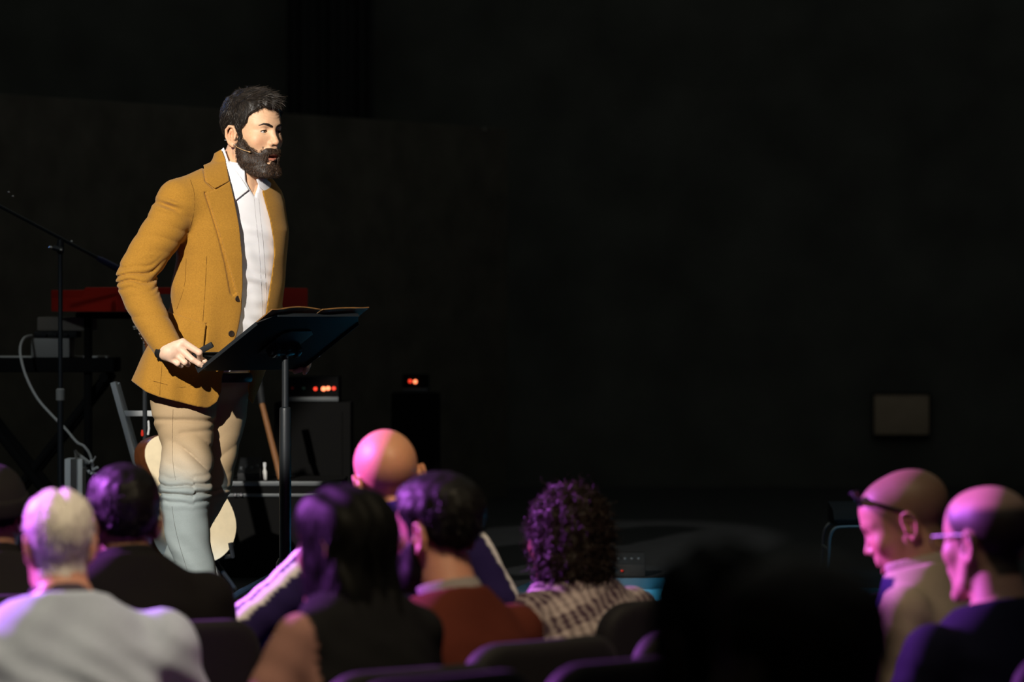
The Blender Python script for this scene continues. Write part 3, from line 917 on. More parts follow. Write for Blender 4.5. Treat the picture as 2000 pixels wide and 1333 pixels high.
    VS, QS = strands(V[k], N[k], dirs, (0.010 + 0.018 * toph[:, 0]), 0.00060, 0.14, 3, 0.10, rng=rng)
    hm = fast_mesh('hair', np.concatenate([V, VS]), [Q, QS + len(V)])
    vcol(hm, np.concatenate([np.tile(A((0.008, 0.006, 0.005)), (len(V), 1)), strand_cols(len(k), 4, (0.008, 0.006, 0.005), (0.060, 0.043, 0.030), rng)]))
    obj('hair', hm, M['strand'], root)
    # ---- eyebrows and beard
    def brow(P):
        S = sym(xf(P, hc, HR))
        hd = head_sdf(xf(P, hc, HR), True, ear=0)
        q_ = S.copy(); q_[:, 1] = 0
        st = chain(q_, [(0.011, 0, 0.0245), (0.024, 0, 0.0300), (0.038, 0, 0.0325), (0.050, 0, 0.0270)], [0.0036, 0.0042, 0.0032, 0.0010])
        return np.maximum(np.maximum(hd - 0.0016, st), 0.03 - S[:, 1])
    V, Q = sdf_mesh(brow, hc - A((0.13, 0.13, 0.0)), hc + A((0.13, 0.13, 0.06)), 0.0014, c=3, margin=1.8)
    N = normals(V, Q); k = rng.choice(len(V), 900)
    VS, QS = strands(V[k], N[k], np.tile(A((-0.5, 0.3, 0.25)), (900, 1)), 0.005, 0.0004, 0.4, 2, 0.2, rng=rng)
    me = fast_mesh('eyebrows', np.concatenate([V, VS]), [Q, QS + len(V)])
    vcol(me, np.concatenate([np.tile(A((0.020, 0.012, 0.008)), (len(V), 1)), strand_cols(len(k), 3, (0.010, 0.007, 0.005), (0.05, 0.03, 0.02), rng)]))
    obj('eyebrows', me, M['strand'], root)
    # dark upper lash line
    lb = MB()
    for sx in (1, -1):
        pts = []
        for t in np.linspace(-1, 1, 9):
            x = 0.0315 + 0.0128 * t; z = 0.0072 + 0.0046 * math.sqrt(max(0.0, 1 - t * t)) + 0.0002
            ys = np.linspace(0.11, 0.05, 241)
            v = head_sdf(A([[sx * x, y, z + 0.0006] for y in ys]), True, ear=0)
            y = ys[np.nonzero(v < 0)[0][0]]
            pts.append(back(A([[sx * x, y, z]]), hc, HR)[0])
        lb = MB().tube([tuple(map(float, p)) for p in pts], [0.0004] + [0.0011] * 7 + [0.0006], 6)
        lb.build('eyelashes', M['hair'], root)
    bp = [(.004, -.012), (.020, -.018), (.034, -.031), (.052, -.048), (.072, -.062), (.082, -.062), (.088, -.047), (.13, -.043), (.14, -.2), (-.02, -.2), (-.012, -.075), (-.004, -.04)]
    def beardsdf(P):
        q = xf(P, hc, HR); S = sym(q)
        hd = head_sdf(q, True, ear=0)
        thick = 0.0025 + 0.0055 * np.clip((-0.045 - q[:, 2]) / 0.05, 0, 1) + 0.010 * np.clip((-0.105 - q[:, 2]) / 0.025, 0, 1)
        d = hd - thick
        jaw = poly_sdf(q[:, 1] + 0.002 * np.sin(q[:, 2] * 300), q[:, 2], bp)
        d = smax(d, jaw, 0.004)
        # under-jaw limit follows the neck
        d = smax(d, -(q[:, 2] + 0.142 - 0.55 * np.clip(0.055 - q[:, 1], 0, 0.2)), 0.008)
        # mouth and the bare patch under the lower lip corners
        d = smax(d, -ellip(P=q, c=(0, 0.11, -0.0775), r=(0.026, 0.04, 0.0150)), 0.003)
        d = smax(d, -ellip(S, (0.016, 0.10, -0.0925), (0.010, 0.03, 0.0072)), 0.003)
        # nose stays free
        d = smax(d, -ellip(q, (0, 0.105, -0.034), (0.021, 0.03, 0.0135)), 0.002)
        return d
    V, Q = sdf_mesh(beardsdf, hc - A((0.14, 0.14, 0.17)), hc + A((0.14, 0.14, 0.0)), 0.0018, c=4)
    N = normals(V, Q); q = xf(V, hc, HR)
    out = np.nonzero(beardsdf(V + N * 0.004) > 0.002)[0]
    k = rng.choice(out, 17000)
    dl = np.stack([0.25 * np.sign(q[k, 0]), 0.25 + 0 * q[k, 0], -0.9 + 0 * q[k, 0]], 1)
    VS, QS = strands(V[k], N[k], dl @ A(HR).T, 0.0085, 0.00042, 0.40, 2, 0.40, rng=rng)
    # short hairs thinning out over the cheeks and neck around the beard
    N0 = normals(Vh, Qh)
    bd = beardsdf(Vh); qh = xf(Vh, hc, HR)
    fr = np.nonzero((bd > -0.002) & (bd < 0.0065) & (qh[:, 2] < -0.012) & (np.abs(qh[:, 0]) > 0.012 + 0.02 * (qh[:, 2] > -0.1)) & (qh[:, 1] > -0.03))[0]
    k2 = rng.choice(fr, 3500)
    dl2 = np.stack([0.25 * np.sign(qh[k2, 0]), 0.25 + 0 * qh[k2, 0], -0.9 + 0 * qh[k2, 0]], 1)
    V3, Q3 = strands(Vh[k2], N0[k2], dl2 @ A(HR).T, 0.0055, 0.00032, 0.35, 2, 0.25, rng=rng)
    bm_ = fast_mesh('beard', np.concatenate([V, VS, V3]), [Q, QS + len(V), Q3 + len(V) + len(VS)])
    vcol(bm_, np.concatenate([np.tile(A((0.016, 0.009, 0.006)), (len(V), 1)), strand_cols(len(k), 3, (0.014, 0.008, 0.005), (0.15, 0.080, 0.042), rng), strand_cols(len(k2), 3, (0.02, 0.012, 0.008), (0.10, 0.055, 0.030), rng)]))
    obj('beard', bm_, M['strand'], root)
    return root, hc, HR, surf, bodyhead, handN, armN

SPK = build_speaker()
M['soot'] = mat('black_cloth', (0.004, 0.004, 0.004), 0.9, 0.1)
# ------------------------------------------------------------------ the hall
def struct(o, label=None, cat=None):
    o['kind'] = 'structure'
    if label: o['label'] = label
    if cat: o['category'] = cat
    return o
struct(MB().box((0, 11, -0.05), (14, 28, 0.1)).build('floor', M['floor'], smooth=False), 'dark carpeted hall floor under the audience chairs', 'floor')
struct(MB().box((0, 11, 6.55), (14, 28, 0.1)).build('ceiling', M['wall'], smooth=False), 'black ceiling high above the hall', 'ceiling')
struct(MB().box((0, 22.1, 3.25), (14, 0.2, 6.5)).build('wall_back', M['wall'], smooth=False), 'black wall at the rear of the stage', 'wall')
struct(MB().box((-7.05, 11, 3.25), (0.1, 28, 6.5)).build('wall_left', M['wall'], smooth=False), 'black side wall left of the stage', 'wall')
struct(MB().box((7.05, 11, 3.25), (0.1, 28, 6.5)).build('wall_right', M['wall'], smooth=False), 'black side wall right of the stage', 'wall')
struct(MB().box((0, -2.95, 3.25), (14, 0.1, 6.5)).build('wall_front', M['wall'], smooth=False), 'black wall behind the seating', 'wall')

# stage: thrust under the speaker, recessed bay, then the wing on the right
edge = [(-6.95, 12.0), (-0.35, 12.0), (0.10, 14.57), (0.78, 14.57), (0.80, 14.05), (6.95, 14.05), (6.95, 21.95), (-6.95, 21.95)]
stage = struct(MB().prism(edge, (0, 0, STAGE - 0.04), (1, 0, 0), (0, 1, 0), (0, 0, 1), 0.04).build('floor_stage', M['stage'], smooth=False), 'black stage platform floor', 'stage')
M['fascia'] = mat('stage_fascia', (0.16, 0.17, 0.18), 0.7, 0.3, noise=0.1, nscale=5)
for i in range(5):
    (x0, y0), (x1, y1) = edge[i], edge[i + 1]
    d = Vector((x1 - x0, y1 - y0, 0)); n = Vector((d.y, -d.x, 0)).normalized()
    c = Vector(((x0 + x1) / 2, (y0 + y1) / 2, (STAGE - 0.04) / 2)) - n * 0.02
    Mx = Matrix.Rotation(math.atan2(d.y, d.x), 3, 'Z')
    MB().box(c, (d.length, 0.03, STAGE - 0.045), Mx).build('fascia_panel', M['fascia'] if i >= 2 else M['soot'], stage, smooth=False)
ar = bpy.data.lights.new('fascia_wash', 'AREA'); ar.shape = 'RECTANGLE'; ar.size = 2.9; ar.size_y = 0.05
ar.spread = math.radians(125); ar.energy = 38; ar.color = (0.08, 0.62, 1.0)
aro = bpy.data.objects.new('fascia_wash', ar); COL.objects.link(aro)
aro.location = (1.8, 13.7, 0.05); aro.rotation_euler = (math.radians(100), 0, math.radians(-8))

# low scenic partition behind the band gear, receding to the right
A0, A1 = W(-120, 176, 17.0), W(985, 256, 20.7)
pd = Vector((A1 - A0)[:2].tolist() + [0]); ph = A0[2] - STAGE
pc = Vector(((A0[0] + A1[0]) / 2, (A0[1] + A1[1]) / 2, STAGE + ph / 2))
part = struct(MB().box(pc, (pd.length, 0.05, ph), Matrix.Rotation(math.atan2(pd.y, pd.x), 3, 'Z')).build('wall_partition', M['flat'], bevel=0.004), 'dark brown scenic partition behind the band equipment', 'partition')
un = pd.normalized()
p = W(943, 254, 20.55)
MB().box((p[0], p[1] - 0.03, p[2]), (0.035, 0.06, 0.02)).build('clip', M['grey_plastic'], part, bevel=0.003)

# heavy black drape hung above the partition
def drape(px0, px1, D, label, z0, z1):
    x0, x1 = W(px0, 0, D)[0], W(px1, 0, D)[0]
    n = 60; V = []; F = []
    for i in range(n + 1):
        t = i / n
        y = D + 0.03 * math.sin(t * 9 * math.pi * 2) * (0.7 + 0.3 * math.sin(t * 17))
        for z in (z0, z1): V.append((x0 + (x1 - x0) * t, y, z))
        for z in (z0, z1): V.append((x0 + (x1 - x0) * t, y + 0.008, z))
    for i in range(n):
        a = 4 * i; b = a + 4
        F += [(a, b, b + 1, a + 1), (a + 2, a + 3, b + 3, b + 2), (a + 1, b + 1, b + 3, a + 3), (a, a + 2, b + 2, b)]
    F += [(0, 1, 3, 2), (4 * n, 4 * n + 2, 4 * n + 3, 4 * n + 1)]
    o = MB().add(V, F).build('stage_curtain', mat('black_drape', (0.03, 0.032, 0.034), 0.95, 0.05))
    return tag(o, label, 'curtain')
drape(560, 730, 21.6, 'narrow black pleated curtain hanging behind the brown partition', STAGE + 0.01, 6.45)

# beige plate on the rear wall
pl = empty('wall_plate', W(1760, 810, 21.98))
tag(pl, 'dim beige rectangular panel fixed on the black rear wall', 'panel')
M['beige'] = mat('beige_board', (0.34, 0.27, 0.20), 0.8, 0.2, noise=0.12, nscale=8)
s = 22 / FPX
MB().box((0, -0.010, 0), (110 * s, 0.02, 80 * s)).build('board', M['beige'], pl, bevel=0.003)
fr = MB()
for (x, z, w, h) in ((0, 41 * s, 112 * s, 0.012), (0, -41 * s, 112 * s, 0.012), (-55.5 * s, 0, 0.012, 82 * s), (55.5 * s, 0, 0.012, 82 * s)):
    fr.box((x, -0.012, z), (w, 0.024, h))
fr.build('frame', M['black'], pl)

# ------------------------------------------------------------------ music stand, folder, clicker, headset
SF = Rz(0)
a50 = math.radians(51)
fv = Vector((math.sin(a50), -math.cos(a50), 0))         # the way the stand's back faces
rv = Vector((-math.cos(a50), -math.sin(a50), 0))         # speaker's right, along the lower edge
tilt = math.radians(31)
up = (fv * math.cos(tilt) + Vector((0, 0, 1)) * math.sin(tilt)).normalized()   # from lower edge to top edge
nrm = Vector((0, 0, 1)) * math.cos(tilt) - fv * math.sin(tilt)                  # reading side
DM = 12.45
dc = Vector(W(553, 668, DM).tolist())                                          # middle of the desk
pole_x, pole_y = dc.x + 0.0, dc.y
ms = empty('music_stand', (pole_x, pole_y, STAGE))
tag(ms, 'black metal music stand with tilted desk held by the speaker', 'music stand')
o0 = (pole_x, pole_y, STAGE)
DW, DH = 0.49, 0.352
poly = [(-DW / 2, -DH / 2), (DW / 2, -DH / 2), (DW / 2, DH / 2 - 0.05), (DW / 2 - 0.05, DH / 2), (-DW / 2 + 0.05, DH / 2), (-DW / 2, DH / 2 - 0.05)]
# u along -rv (towards speaker's left)
U = -rv
M['desk'] = mat('desk_black', (0.008, 0.008, 0.009), 0.55, 0.12)
desk = MB().prism(poly, dc, U, up, -nrm, 0.004).build('desk', M['desk'], ms, bevel=0.0012, off=o0)
lip = MB()
lc = dc - up * (DH / 2)
Mb = Matrix((U, up, nrm)).transposed()
lip.box(lc + nrm * 0.028 - up * 0.0, (DW, 0.004, 0.062), Mb)
lip.box(lc + nrm * 0.058 + up * 0.006, (DW, 0.014, 0.004), Mb)
lip.build('lip', M['black'], desk, bevel=0.001, off=o0)
rim = MB()
for sx in (-1, 1):
    rim.box(dc + U * (sx * DW / 2) - up * 0.025 - nrm * 0.005, (0.003, DH - 0.05, 0.012), Mb)
rim.box(dc + up * (DH / 2) - nrm * 0.005, (DW - 0.1, 0.003, 0.012), Mb)
rim.build('rim', M['black_metal'], desk, off=o0)
brk = MB()
bq = dc - nrm * 0.008
brk.prism([(-0.075, -0.045), (0.075, -0.045), (0.075, 0.075), (0.05, 0.095), (-0.05, 0.095), (-0.075, 0.075)], bq - up * 0.01, U, up, -nrm, 0.004)
brk.build('back_plate', M['black_metal'], desk, bevel=0.001, off=o0)
hg = MB()
hc_ = dc - nrm * 0.035 - up * 0.01
hg.tube([hc_ - U * 0.055, hc_ + U * 0.055], 0.013, 14)
for sx in (-0.05, 0.0, 0.05):
    hg.box(hc_ + U * sx + nrm * 0.014, (0.014, 0.05, 0.035), Mb)
    hg.tube([hc_ + U * (sx - 0.009), hc_ + U * (sx + 0.009)], 0.017, 14)
hg.build('hinge', M['black_metal'], ms, bevel=0.001, off=o0)
for sx in (-0.066, 0.066):
    MB().tube([hc_ + U * (sx - 0.006), hc_ + U * (sx + 0.006)], 0.007, 8).build('bolt', M['chrome'], ms, off=o0)
px0 = hc_.copy(); 
zj = W(556, 795, DM)[2]
MB().tube([(hc_.x, hc_.y, hc_.z), (hc_.x, hc_.y, zj - 0.05)], 0.0115, 16).build('inner_pole', M['black_metal'], ms, off=o0)
lt = MB().lathe([(0.0155, STAGE + 0.16), (0.0195, STAGE + 0.17), (0.0195, zj - 0.012), (0.0185, zj - 0.004), (0.012, zj)], (hc_.x, hc_.y, 0), 18)
lt.build('outer_pole', M['black_metal'], ms, off=o0)
MB().lathe([(0.026, STAGE + 0.13), (0.03, STAGE + 0.15), (0.03, STAGE + 0.20), (0.022, STAGE + 0.215)], (hc_.x, hc_.y, 0), 18).build('hub', M['black_metal'], ms, off=o0)
for k in range(3):
    a = math.radians(160 + 120 * k)
    d = Vector((math.cos(a), math.sin(a), 0))
    c = Vector((hc_.x, hc_.y, STAGE))
    lg = MB().tube([c + d * 0.02 + Vector((0, 0, 0.17)), c + d * 0.16 + Vector((0, 0, 0.10)), c + d * 0.30 + Vector((0, 0, 0.012))], 0.011, 10)
    l_ = lg.build('leg', M['black_metal'], ms, off=o0)
    MB().tube([c + d * 0.285 + Vector((0, 0, 0.014)), c + d * 0.315 + Vector((0, 0, 0.011))], 0.013, 10).build('rubber_foot', M['black'], l_, off=o0)

# open leather folder on the desk
fo = empty('leather_folder', (dc + nrm * 0.002)); fo0 = tuple(dc + nrm * 0.002)
tag(fo, 'open brown leather folder lying on the music stand desk', 'folder')
for sx, ln in ((-1, 'cover'), (1, 'cover')):
    poly = []
    n = 10
    for i in range(n + 1):
        t = i / n
        u = sx * (0.004 + 0.232 * t); h = 0.005 + (0.010 * math.sin(math.pi * min(1, t * 1.15)) * (1 if sx < 0 else 0.45)) + (0.008 * t * t if sx > 0 else 0)
        poly.append((u, h))
    low = [(u, max(h - 0.005, 0.001)) for u, h in poly]
    prof = poly + low[::-1]
    MB().prism(prof, dc + nrm * 0.001 - up * (DH / 2 - 0.006), U, nrm, up, DH + 0.016).build('cover', M['leather'], fo, off=fo0, bevel=0.0008)
    pg = [(u * 0.95, h + 0.0008) for u, h in poly]; pg2 = [(u, h + 0.004) for u, h in pg]
    MB().prism(pg + pg2[::-1], dc + nrm * 0.001 - up * (DH / 2 - 0.016), U, nrm, up, DH - 0.024).build('page_stack', M['paper'], fo, off=fo0)

# clicker in the near hand
c0, c1 = Vector(W(378, 694, DS - 0.332).tolist()), Vector(W(415, 673, DS - 0.352).tolist())
cd = (c1 - c0).normalized(); cs = cd.cross(Vector((0, 1, 0))).normalized(); cu = cs.cross(cd)
ck = empty('remote_clicker', c0)
tag(ck, 'slim black presentation clicker held in the speaker\'s hand', 'clicker')
MB().box((c0 + c1) / 2, (0.019, 0.013, (c1 - c0).length), Matrix((cs, cu, cd)).transposed()).build('case', M['black'], ck, bevel=0.003, off=tuple(c0))
MB().box((c0 + c1) / 2 + cd * 0.008 + cu * 0.0066 , (0.008, 0.002, 0.012), Matrix((cs, cu, cd)).transposed()).build('push_button', M['grey_plastic'], ck, bevel=0.0005, off=tuple(c0))

# headset microphone worn by the speaker
_, hcS, HRS, surfS, bodyS, handS, armS = SPK
def hw(p): return back(A([p]), hcS, HRS)[0] + A(ROOT)
hm0 = hw((0.08, -0.02, 0.0))
hs = empty('headset_microphone', hm0)
tag(hs, 'thin tan headset microphone hooked round the speaker\'s ear', 'microphone')
M['tan'] = mat('tan_wire', (0.55, 0.34, 0.16), 0.45, 0.4)
bs = [hw(p) for p in ((0.074, -0.004, -0.038), (0.080, 0.006, -0.045), (0.077, 0.032, -0.054), (0.071, 0.056, -0.060))]
MB().tube(spline([list(map(float, p)) for p in bs], 5), 0.0010, 8).build('boom', M['tan'], hs, off=tuple(hm0))
tipd = (bs[3] - bs[2]); tipd = tipd / np.linalg.norm(tipd)
MB().tube([bs[3] - tipd * 0.004, bs[3], bs[3] + tipd * 0.004, bs[3] + tipd * 0.006], [0.0012, 0.0022, 0.0024, 0.001], 10).build('capsule', M['tan'], hs, off=tuple(hm0))
ws = [hw(p) for p in ((0.074, -0.004, -0.038), (0.073, -0.026, -0.034), (0.068, -0.052, -0.024), (0.055, -0.082, -0.022), (0.02, -0.100, -0.022), (-0.03, -0.099, -0.022), (-0.062, -0.06, -0.022))]
MB().tube(spline([list(map(float, p)) for p in ws], 5), 0.0012, 8).build('neckband', M['grey_metal'], hs, off=tuple(hm0))

# narrow dark band round the near wrist
wr = empty('dark_wrist_band', W(318, 693, DS - 0.315))
tag(wr, 'black strap worn round the speaker\'s wrist', 'wristband')
wc = Vector(W(321, 688, DS - 0.32).tolist()); wd = (Vector(W(331, 697, DS - 0.335).tolist()) - Vector(W(312, 676, DS - 0.30).tolist())).normalized()
wq = wd.to_track_quat('Z', 'Y').to_matrix()
MB().lathe([(0.0295, -0.011), (0.0315, -0.010), (0.0315, 0.010), (0.0295, 0.011)], tuple(wc), 24, wq).build('dark_band', M['black'], wr, off=tuple(wr.location))

# ------------------------------------------------------------------ band equipment behind the speaker
def ebox(name, px0, px1, py0, py1, D, depth, m, parent, off, bevel=0.004):
    a = W(px0, py1, D); b = W(px1, py0, D)
    return MB().box(((a[0] + b[0]) / 2, D + depth / 2, (a[2] + b[2]) / 2), (b[0] - a[0], depth, b[2] - a[2]), None).build(name, m, parent, bevel=bevel, off=off)

# red keyboard, near corner towards the camera
kc = W(228, 610, 14.6); ku = Vector((0.674, 0.739, 0)); kv = Vector((-0.739, 0.674, 0))
KL, KD, KH = 1.02, 0.38, 0.095
kb = empty('red_keyboard', kc)
tag(kb, 'red stage keyboard on the upper tier of a stand', 'keyboard')
k0 = tuple(kc)
K = Matrix((ku, kv, Vector((0, 0, 1)))).transposed()
def kp(u, v, z): return Vector(kc.tolist()) + ku * u + kv * v + Vector((0, 0, z))
kbd = MB().prism([(0, 0.001), (KD, 0.001), (KD, 0.058), (0.20, 0.062), (0.185, KH), (0, KH)], kp(0, 0, 0), kv, (0, 0, 1), ku, KL)
kbd.build('body', M['red'], kb, bevel=0.006, off=k0)
for u in (0.012, KL - 0.012):
    MB().box(kp(u, KD - 0.09, 0.070), (0.024, 0.18, 0.030), K).build('cheek', M['red'], kb, bevel=0.003, off=k0)
MB().box(kp(KL / 2 - 0.07, -0.002, KH * 0.42), (KL - 0.22, 0.006, KH * 0.62), K).build('rear_panel', M['grey_plastic'], kb, off=k0)
MB().box(kp(KL / 2, KD - 0.080, 0.062), (KL - 0.10, 0.14, 0.008), K).build('key_bed', M['black'], kb, off=k0)
for i in range(43):
    MB().box(kp(0.06 + (KL - 0.12) * (i + 0.5) / 43, KD - 0.080, 0.071), ((KL - 0.12) / 43 - 0.0012, 0.135, 0.010), K).build('white_key', M['white_plastic'], kb, off=k0)
for i in range(42):
    if i % 7 in (2, 6): continue
    MB().box(kp(0.06 + (KL - 0.12) * (i + 1) / 43, KD - 0.110, 0.080), (0.011, 0.075, 0.011), K).build('black_key', M['black'], kb, off=k0)
# second, black keyboard
p2 = W(222, 728, 14.86)
bk = empty('black_keyboard', (p2[0] - 0.6, 15.0, p2[2]))
tag(bk, 'long black keyboard on the stand below the red keyboard', 'keyboard')
b0 = tuple(bk.location)
MB().box((p2[0] - 0.6, 15.0, p2[2] + 0.028), (1.2, 0.28, 0.056)).build('body', M['soot'], bk, bevel=0.006, off=b0)
MB().box((p2[0] - 0.6, 15.07, p2[2] + 0.058), (1.12, 0.13, 0.006)).build('keys', M['white_plastic'], bk, off=b0)
# units stacked between the keyboards
zt2 = p2[2] + 0.0565
def unit(name, px0, px1, h, z, D, depth, m, label, cat):
    a = W(px0, 0, D)[0]; b = W(px1, 0, D)[0]
    r = empty(name, ((a + b) / 2, D + depth / 2, z)); tag(r, label, cat)
    MB().box(((a + b) / 2, D + depth / 2, z + h / 2), (b - a, depth, h)).build('case', m, r, bevel=0.008, off=tuple(r.location))
    for i in range(3 if h < 0.03 else 0):
        t = (i + 1) / 4
        MB().lathe([(0.010, -0.006), (0.010, 0.004), (0.008, 0.006)], (a + (b - a) * t, D - 0.004, z + h / 2), 10, Matrix.Rotation(math.radians(90), 3, 'X')).build('knob', M['black'], r, off=tuple(r.location))
    return z + h
M['khaki_plastic'] = mat('grey_brown_plastic', (0.17, 0.155, 0.13), 0.6, 0.3)
z1 = unit('audio_interface', 60, 136, 0.076, zt2, 14.88, 0.20, M['grey_plastic'], 'grey box standing on the black keyboard beside the cable', 'audio box')
z1 = unit('effects_unit', 66, 150, 0.026, z1 + 0.001, 14.9, 0.18, M['black'], 'thin black unit between two grey boxes under the red keyboard', 'audio box')
z1 = unit('synth_module', 72, 182, 0.054, z1 + 0.001, 14.9, 0.16, M['khaki_plastic'], 'pale grey box directly under the red keyboard', 'audio box')
# x-frame keyboard stand
st = empty('keyboard_stand', (p2[0] - 0.25, 15.0, STAGE))
tag(st, 'black crossed-leg keyboard stand under both keyboards', 'stand')
s0 = tuple(st.location)
zb = p2[2] - 0.001
xa, xb = p2[0] - 0.62, p2[0] - 0.04
for y in (14.9, 15.1):
    MB().tube([(xa, y, zb - 0.02), (xb, y, STAGE + 0.018)], 0.018, 10).build('leg', M['soot'], st, off=s0)
    MB().tube([(xb, y + 0.038, zb - 0.02), (xa, y + 0.038, STAGE + 0.018)], 0.018, 10).build('leg', M['soot'], st, off=s0)
for x in (xa, xb):
    MB().tube([(x, 14.86, zb - 0.019), (x, 15.16, zb - 0.019)], 0.018, 10).build('support_bar', M['soot'], st, off=s0)
    MB().tube([(x, 14.84, STAGE + 0.018), (x, 15.18, STAGE + 0.018)], 0.018, 10).build('foot_bar', M['soot'], st, off=s0)
# uprights and arms of the upper tier
for u in (0.12, 0.86):
    q = kp(u, 0.30, 0)
    tb = MB().tube([(q.x, q.y, STAGE + 0.02), (q.x, q.y, q.z - 0.02)], 0.016, 10)
    tb.tube([kp(u, 0.03, -0.0135), kp(u, 0.36, -0.0135)], 0.0135, 10)
    tb.build('tier_arm', M['soot'], st, off=s0)

# microphone boom stand in front of the keyboards
DMic = 14.2
mbx = W(118, 0, DMic)[0]
mt = empty('microphone_stand', (mbx, DMic, STAGE))
tag(mt, 'tall black boom microphone stand in front of the keyboards', 'microphone stand')
m0 = tuple(mt.location)
zt = W(118, 486, DMic)[2]
zc_ = W(118, 762, DMic)[2]; zc2 = W(118, 782, DMic)[2]
MB().tube([(mbx, DMic, zc2), (mbx, DMic, zt)], 0.0085, 12).build('upper_pole', M['black_metal'], mt, off=m0)
MB().tube([(mbx, DMic, STAGE + 0.05), (mbx, DMic, zc2)], 0.0115, 12).build('lower_pole', M['black_metal'], mt, off=m0)
MB().lathe([(0.012, zc2 - 0.005), (0.017, zc2), (0.017, zc_), (0.012, zc_ + 0.006)], (mbx, DMic, 0), 14).build('grip', M['grey_plastic'], mt, off=m0)
for k in range(3):
    a = math.radians(90 + 120 * k)
    MB().tube([(mbx, DMic, STAGE + 0.10), (mbx + 0.33 * math.cos(a), DMic + 0.33 * math.sin(a), STAGE + 0.012)], 0.0095, 8).build('leg', M['black_metal'], mt, off=m0)
b_a, b_b = W(-40, 382, DMic - 0.15), W(198, 508, DMic + 0.15)
MB().tube([b_a, b_b], 0.0065, 10).build('boom', M['black_metal'], mt, off=m0)
jn = MB().tube([W(104, 484, DMic - 0.02), W(122, 489, DMic - 0.02)], [0.010, 0.010], 12)
jn.lathe([(0.013, -0.02), (0.014, 0.0), (0.011, 0.03)], W(118, 484, DMic), 12)
jn.build('joint', M['black_metal'], mt, off=m0)
MB().lathe([(0.004, -0.006), (0.009, 0), (0.004, 0.006)], W(99, 484, DMic - 0.03), 10).build('wing_nut', M['chrome'], mt, off=m0)
MB().lathe([(0.003, -0.005), (0.007, 0), (0.003, 0.005)], W(119, 489, DMic - 0.03), 10).build('wing_nut', M['chrome'], mt, off=m0)
for q in ((17, 376), (25, 384), (140, 472)):
    MB().lathe([(0.002, -0.004), (0.005, 0), (0.002, 0.004)], W(*q, DMic - 0.05), 8).build('screw', M['chrome'], mt, off=m0)
mc = empty('vocal_microphone', b_b)
tag(mc, 'dark blue handheld microphone clipped on the boom stand', 'microphone')
M['blue_metal'] = mat('blue_metal', (0.03, 0.035, 0.10), 0.4, 0.5, 0.4)
bd = Vector((b_b - b_a).tolist()).normalized(); q = bd.to_track_quat('Z', 'Y').to_matrix()
MB().lathe([(0.008, -0.02), (0.0115, 0.0), (0.0135, 0.085)], tuple(b_b), 14, q).build('handle', M['blue_metal'], mc, off=tuple(b_b))
MB().lathe([(0.014, 0.085), (0.021, 0.095), (0.024, 0.112), (0.021, 0.132), (0.010, 0.143)], tuple(b_b), 14, q).build('grille', M['grey_metal'], mc, off=tuple(b_b))

# pale cable from the grey box to the floor
M['cable'] = mat('pale_cable', (0.34, 0.34, 0.33), 0.5, 0.4)
cb = [W(62, 656, 14.88), W(48, 660, 14.80), W(40, 676, 14.74), W(41, 700, 14.70), W(52, 738, 14.66), W(74, 780, 14.62), W(104, 814, 14.58), W(128, 838, 14.55), W(150, 864, 14.52), W(166, 874, 14.5), W(180, 905, 14.5), W(186, 1000, 14.5)]
e = W(190, 1100, 14.5); e[2] = STAGE + 0.008; cb.append(e)
tag(MB().tube(spline([list(map(float, p)) for p in cb], 5), 0.0052, 8).build('cable', M['cable']), 'pale grey cable drooping from the keyboard rig to the stage', 'cable')

# grey case and plug cluster at the foot of the rig
gx = W(143, 0, 14.3)[0]
pbx = empty('power_box', (gx, 14.36, STAGE)); tag(pbx, 'narrow grey metal box with a white end standing beside the keyboard stand', 'power box')
zt3 = W(143, 897, 14.3)[2]
a = W(126, 0, 14.3)[0]; b = W(152, 0, 14.3)[0]; c = W(161, 0, 14.3)[0]
MB().box(((a + b) / 2, 14.36, (STAGE + zt3) / 2), (b - a, 0.12, zt3 - STAGE)).build('case', M['grey_metal'], pbx, bevel=0.003, off=tuple(pbx.location))
MB().box(((b + c) / 2, 14.36, (STAGE + zt3) / 2), (c - b, 0.12, zt3 - STAGE)).build('end_cap', M['white_plastic'], pbx, bevel=0.003, off=tuple(pbx.location))
plg = empty('plug_cluster', W(165, 900, 14.33)); tag(plg, 'tangle of pale plugs and leads on the grey power box', 'cables')
p0 = tuple(plg.location)
MB().tube([W(146, 880, 14.33), W(150, 886, 14.33), W(176, 905, 14.33)], 0.006, 8).build('lead', M['cable'], plg, off=p0)
MB().tube([W(147, 880, 14.33), W(149, 897, 14.33), W(150, 900, 14.33)], 0.005, 8).build('lead', M['white_plastic'], plg, off=p0)
for i, (x, y) in enumerate(((168, 905), (180, 905), (186, 916), (172, 920), (164, 912), (183, 926))):
    an = i * 1.3
    MB().tube([W(x - 5 * math.cos(an), y - 5 * math.sin(an), 14.33), W(x + 5 * math.cos(an), y + 5 * math.sin(an), 14.35)], 0.006, 8).build('plug', M['grey_metal'], plg, off=p0)
MB().tube([W(180, 905, 14.33), W(187, 892, 14.33)], 0.003, 8).build('lead', M['cable'], plg, off=p0)
MB().tube([W(172, 915, 14.34), W(176, 1000, 14.34), W(178, 1120, 14.34)], 0.006, 8).build('lead', M['black'], plg, off=p0)

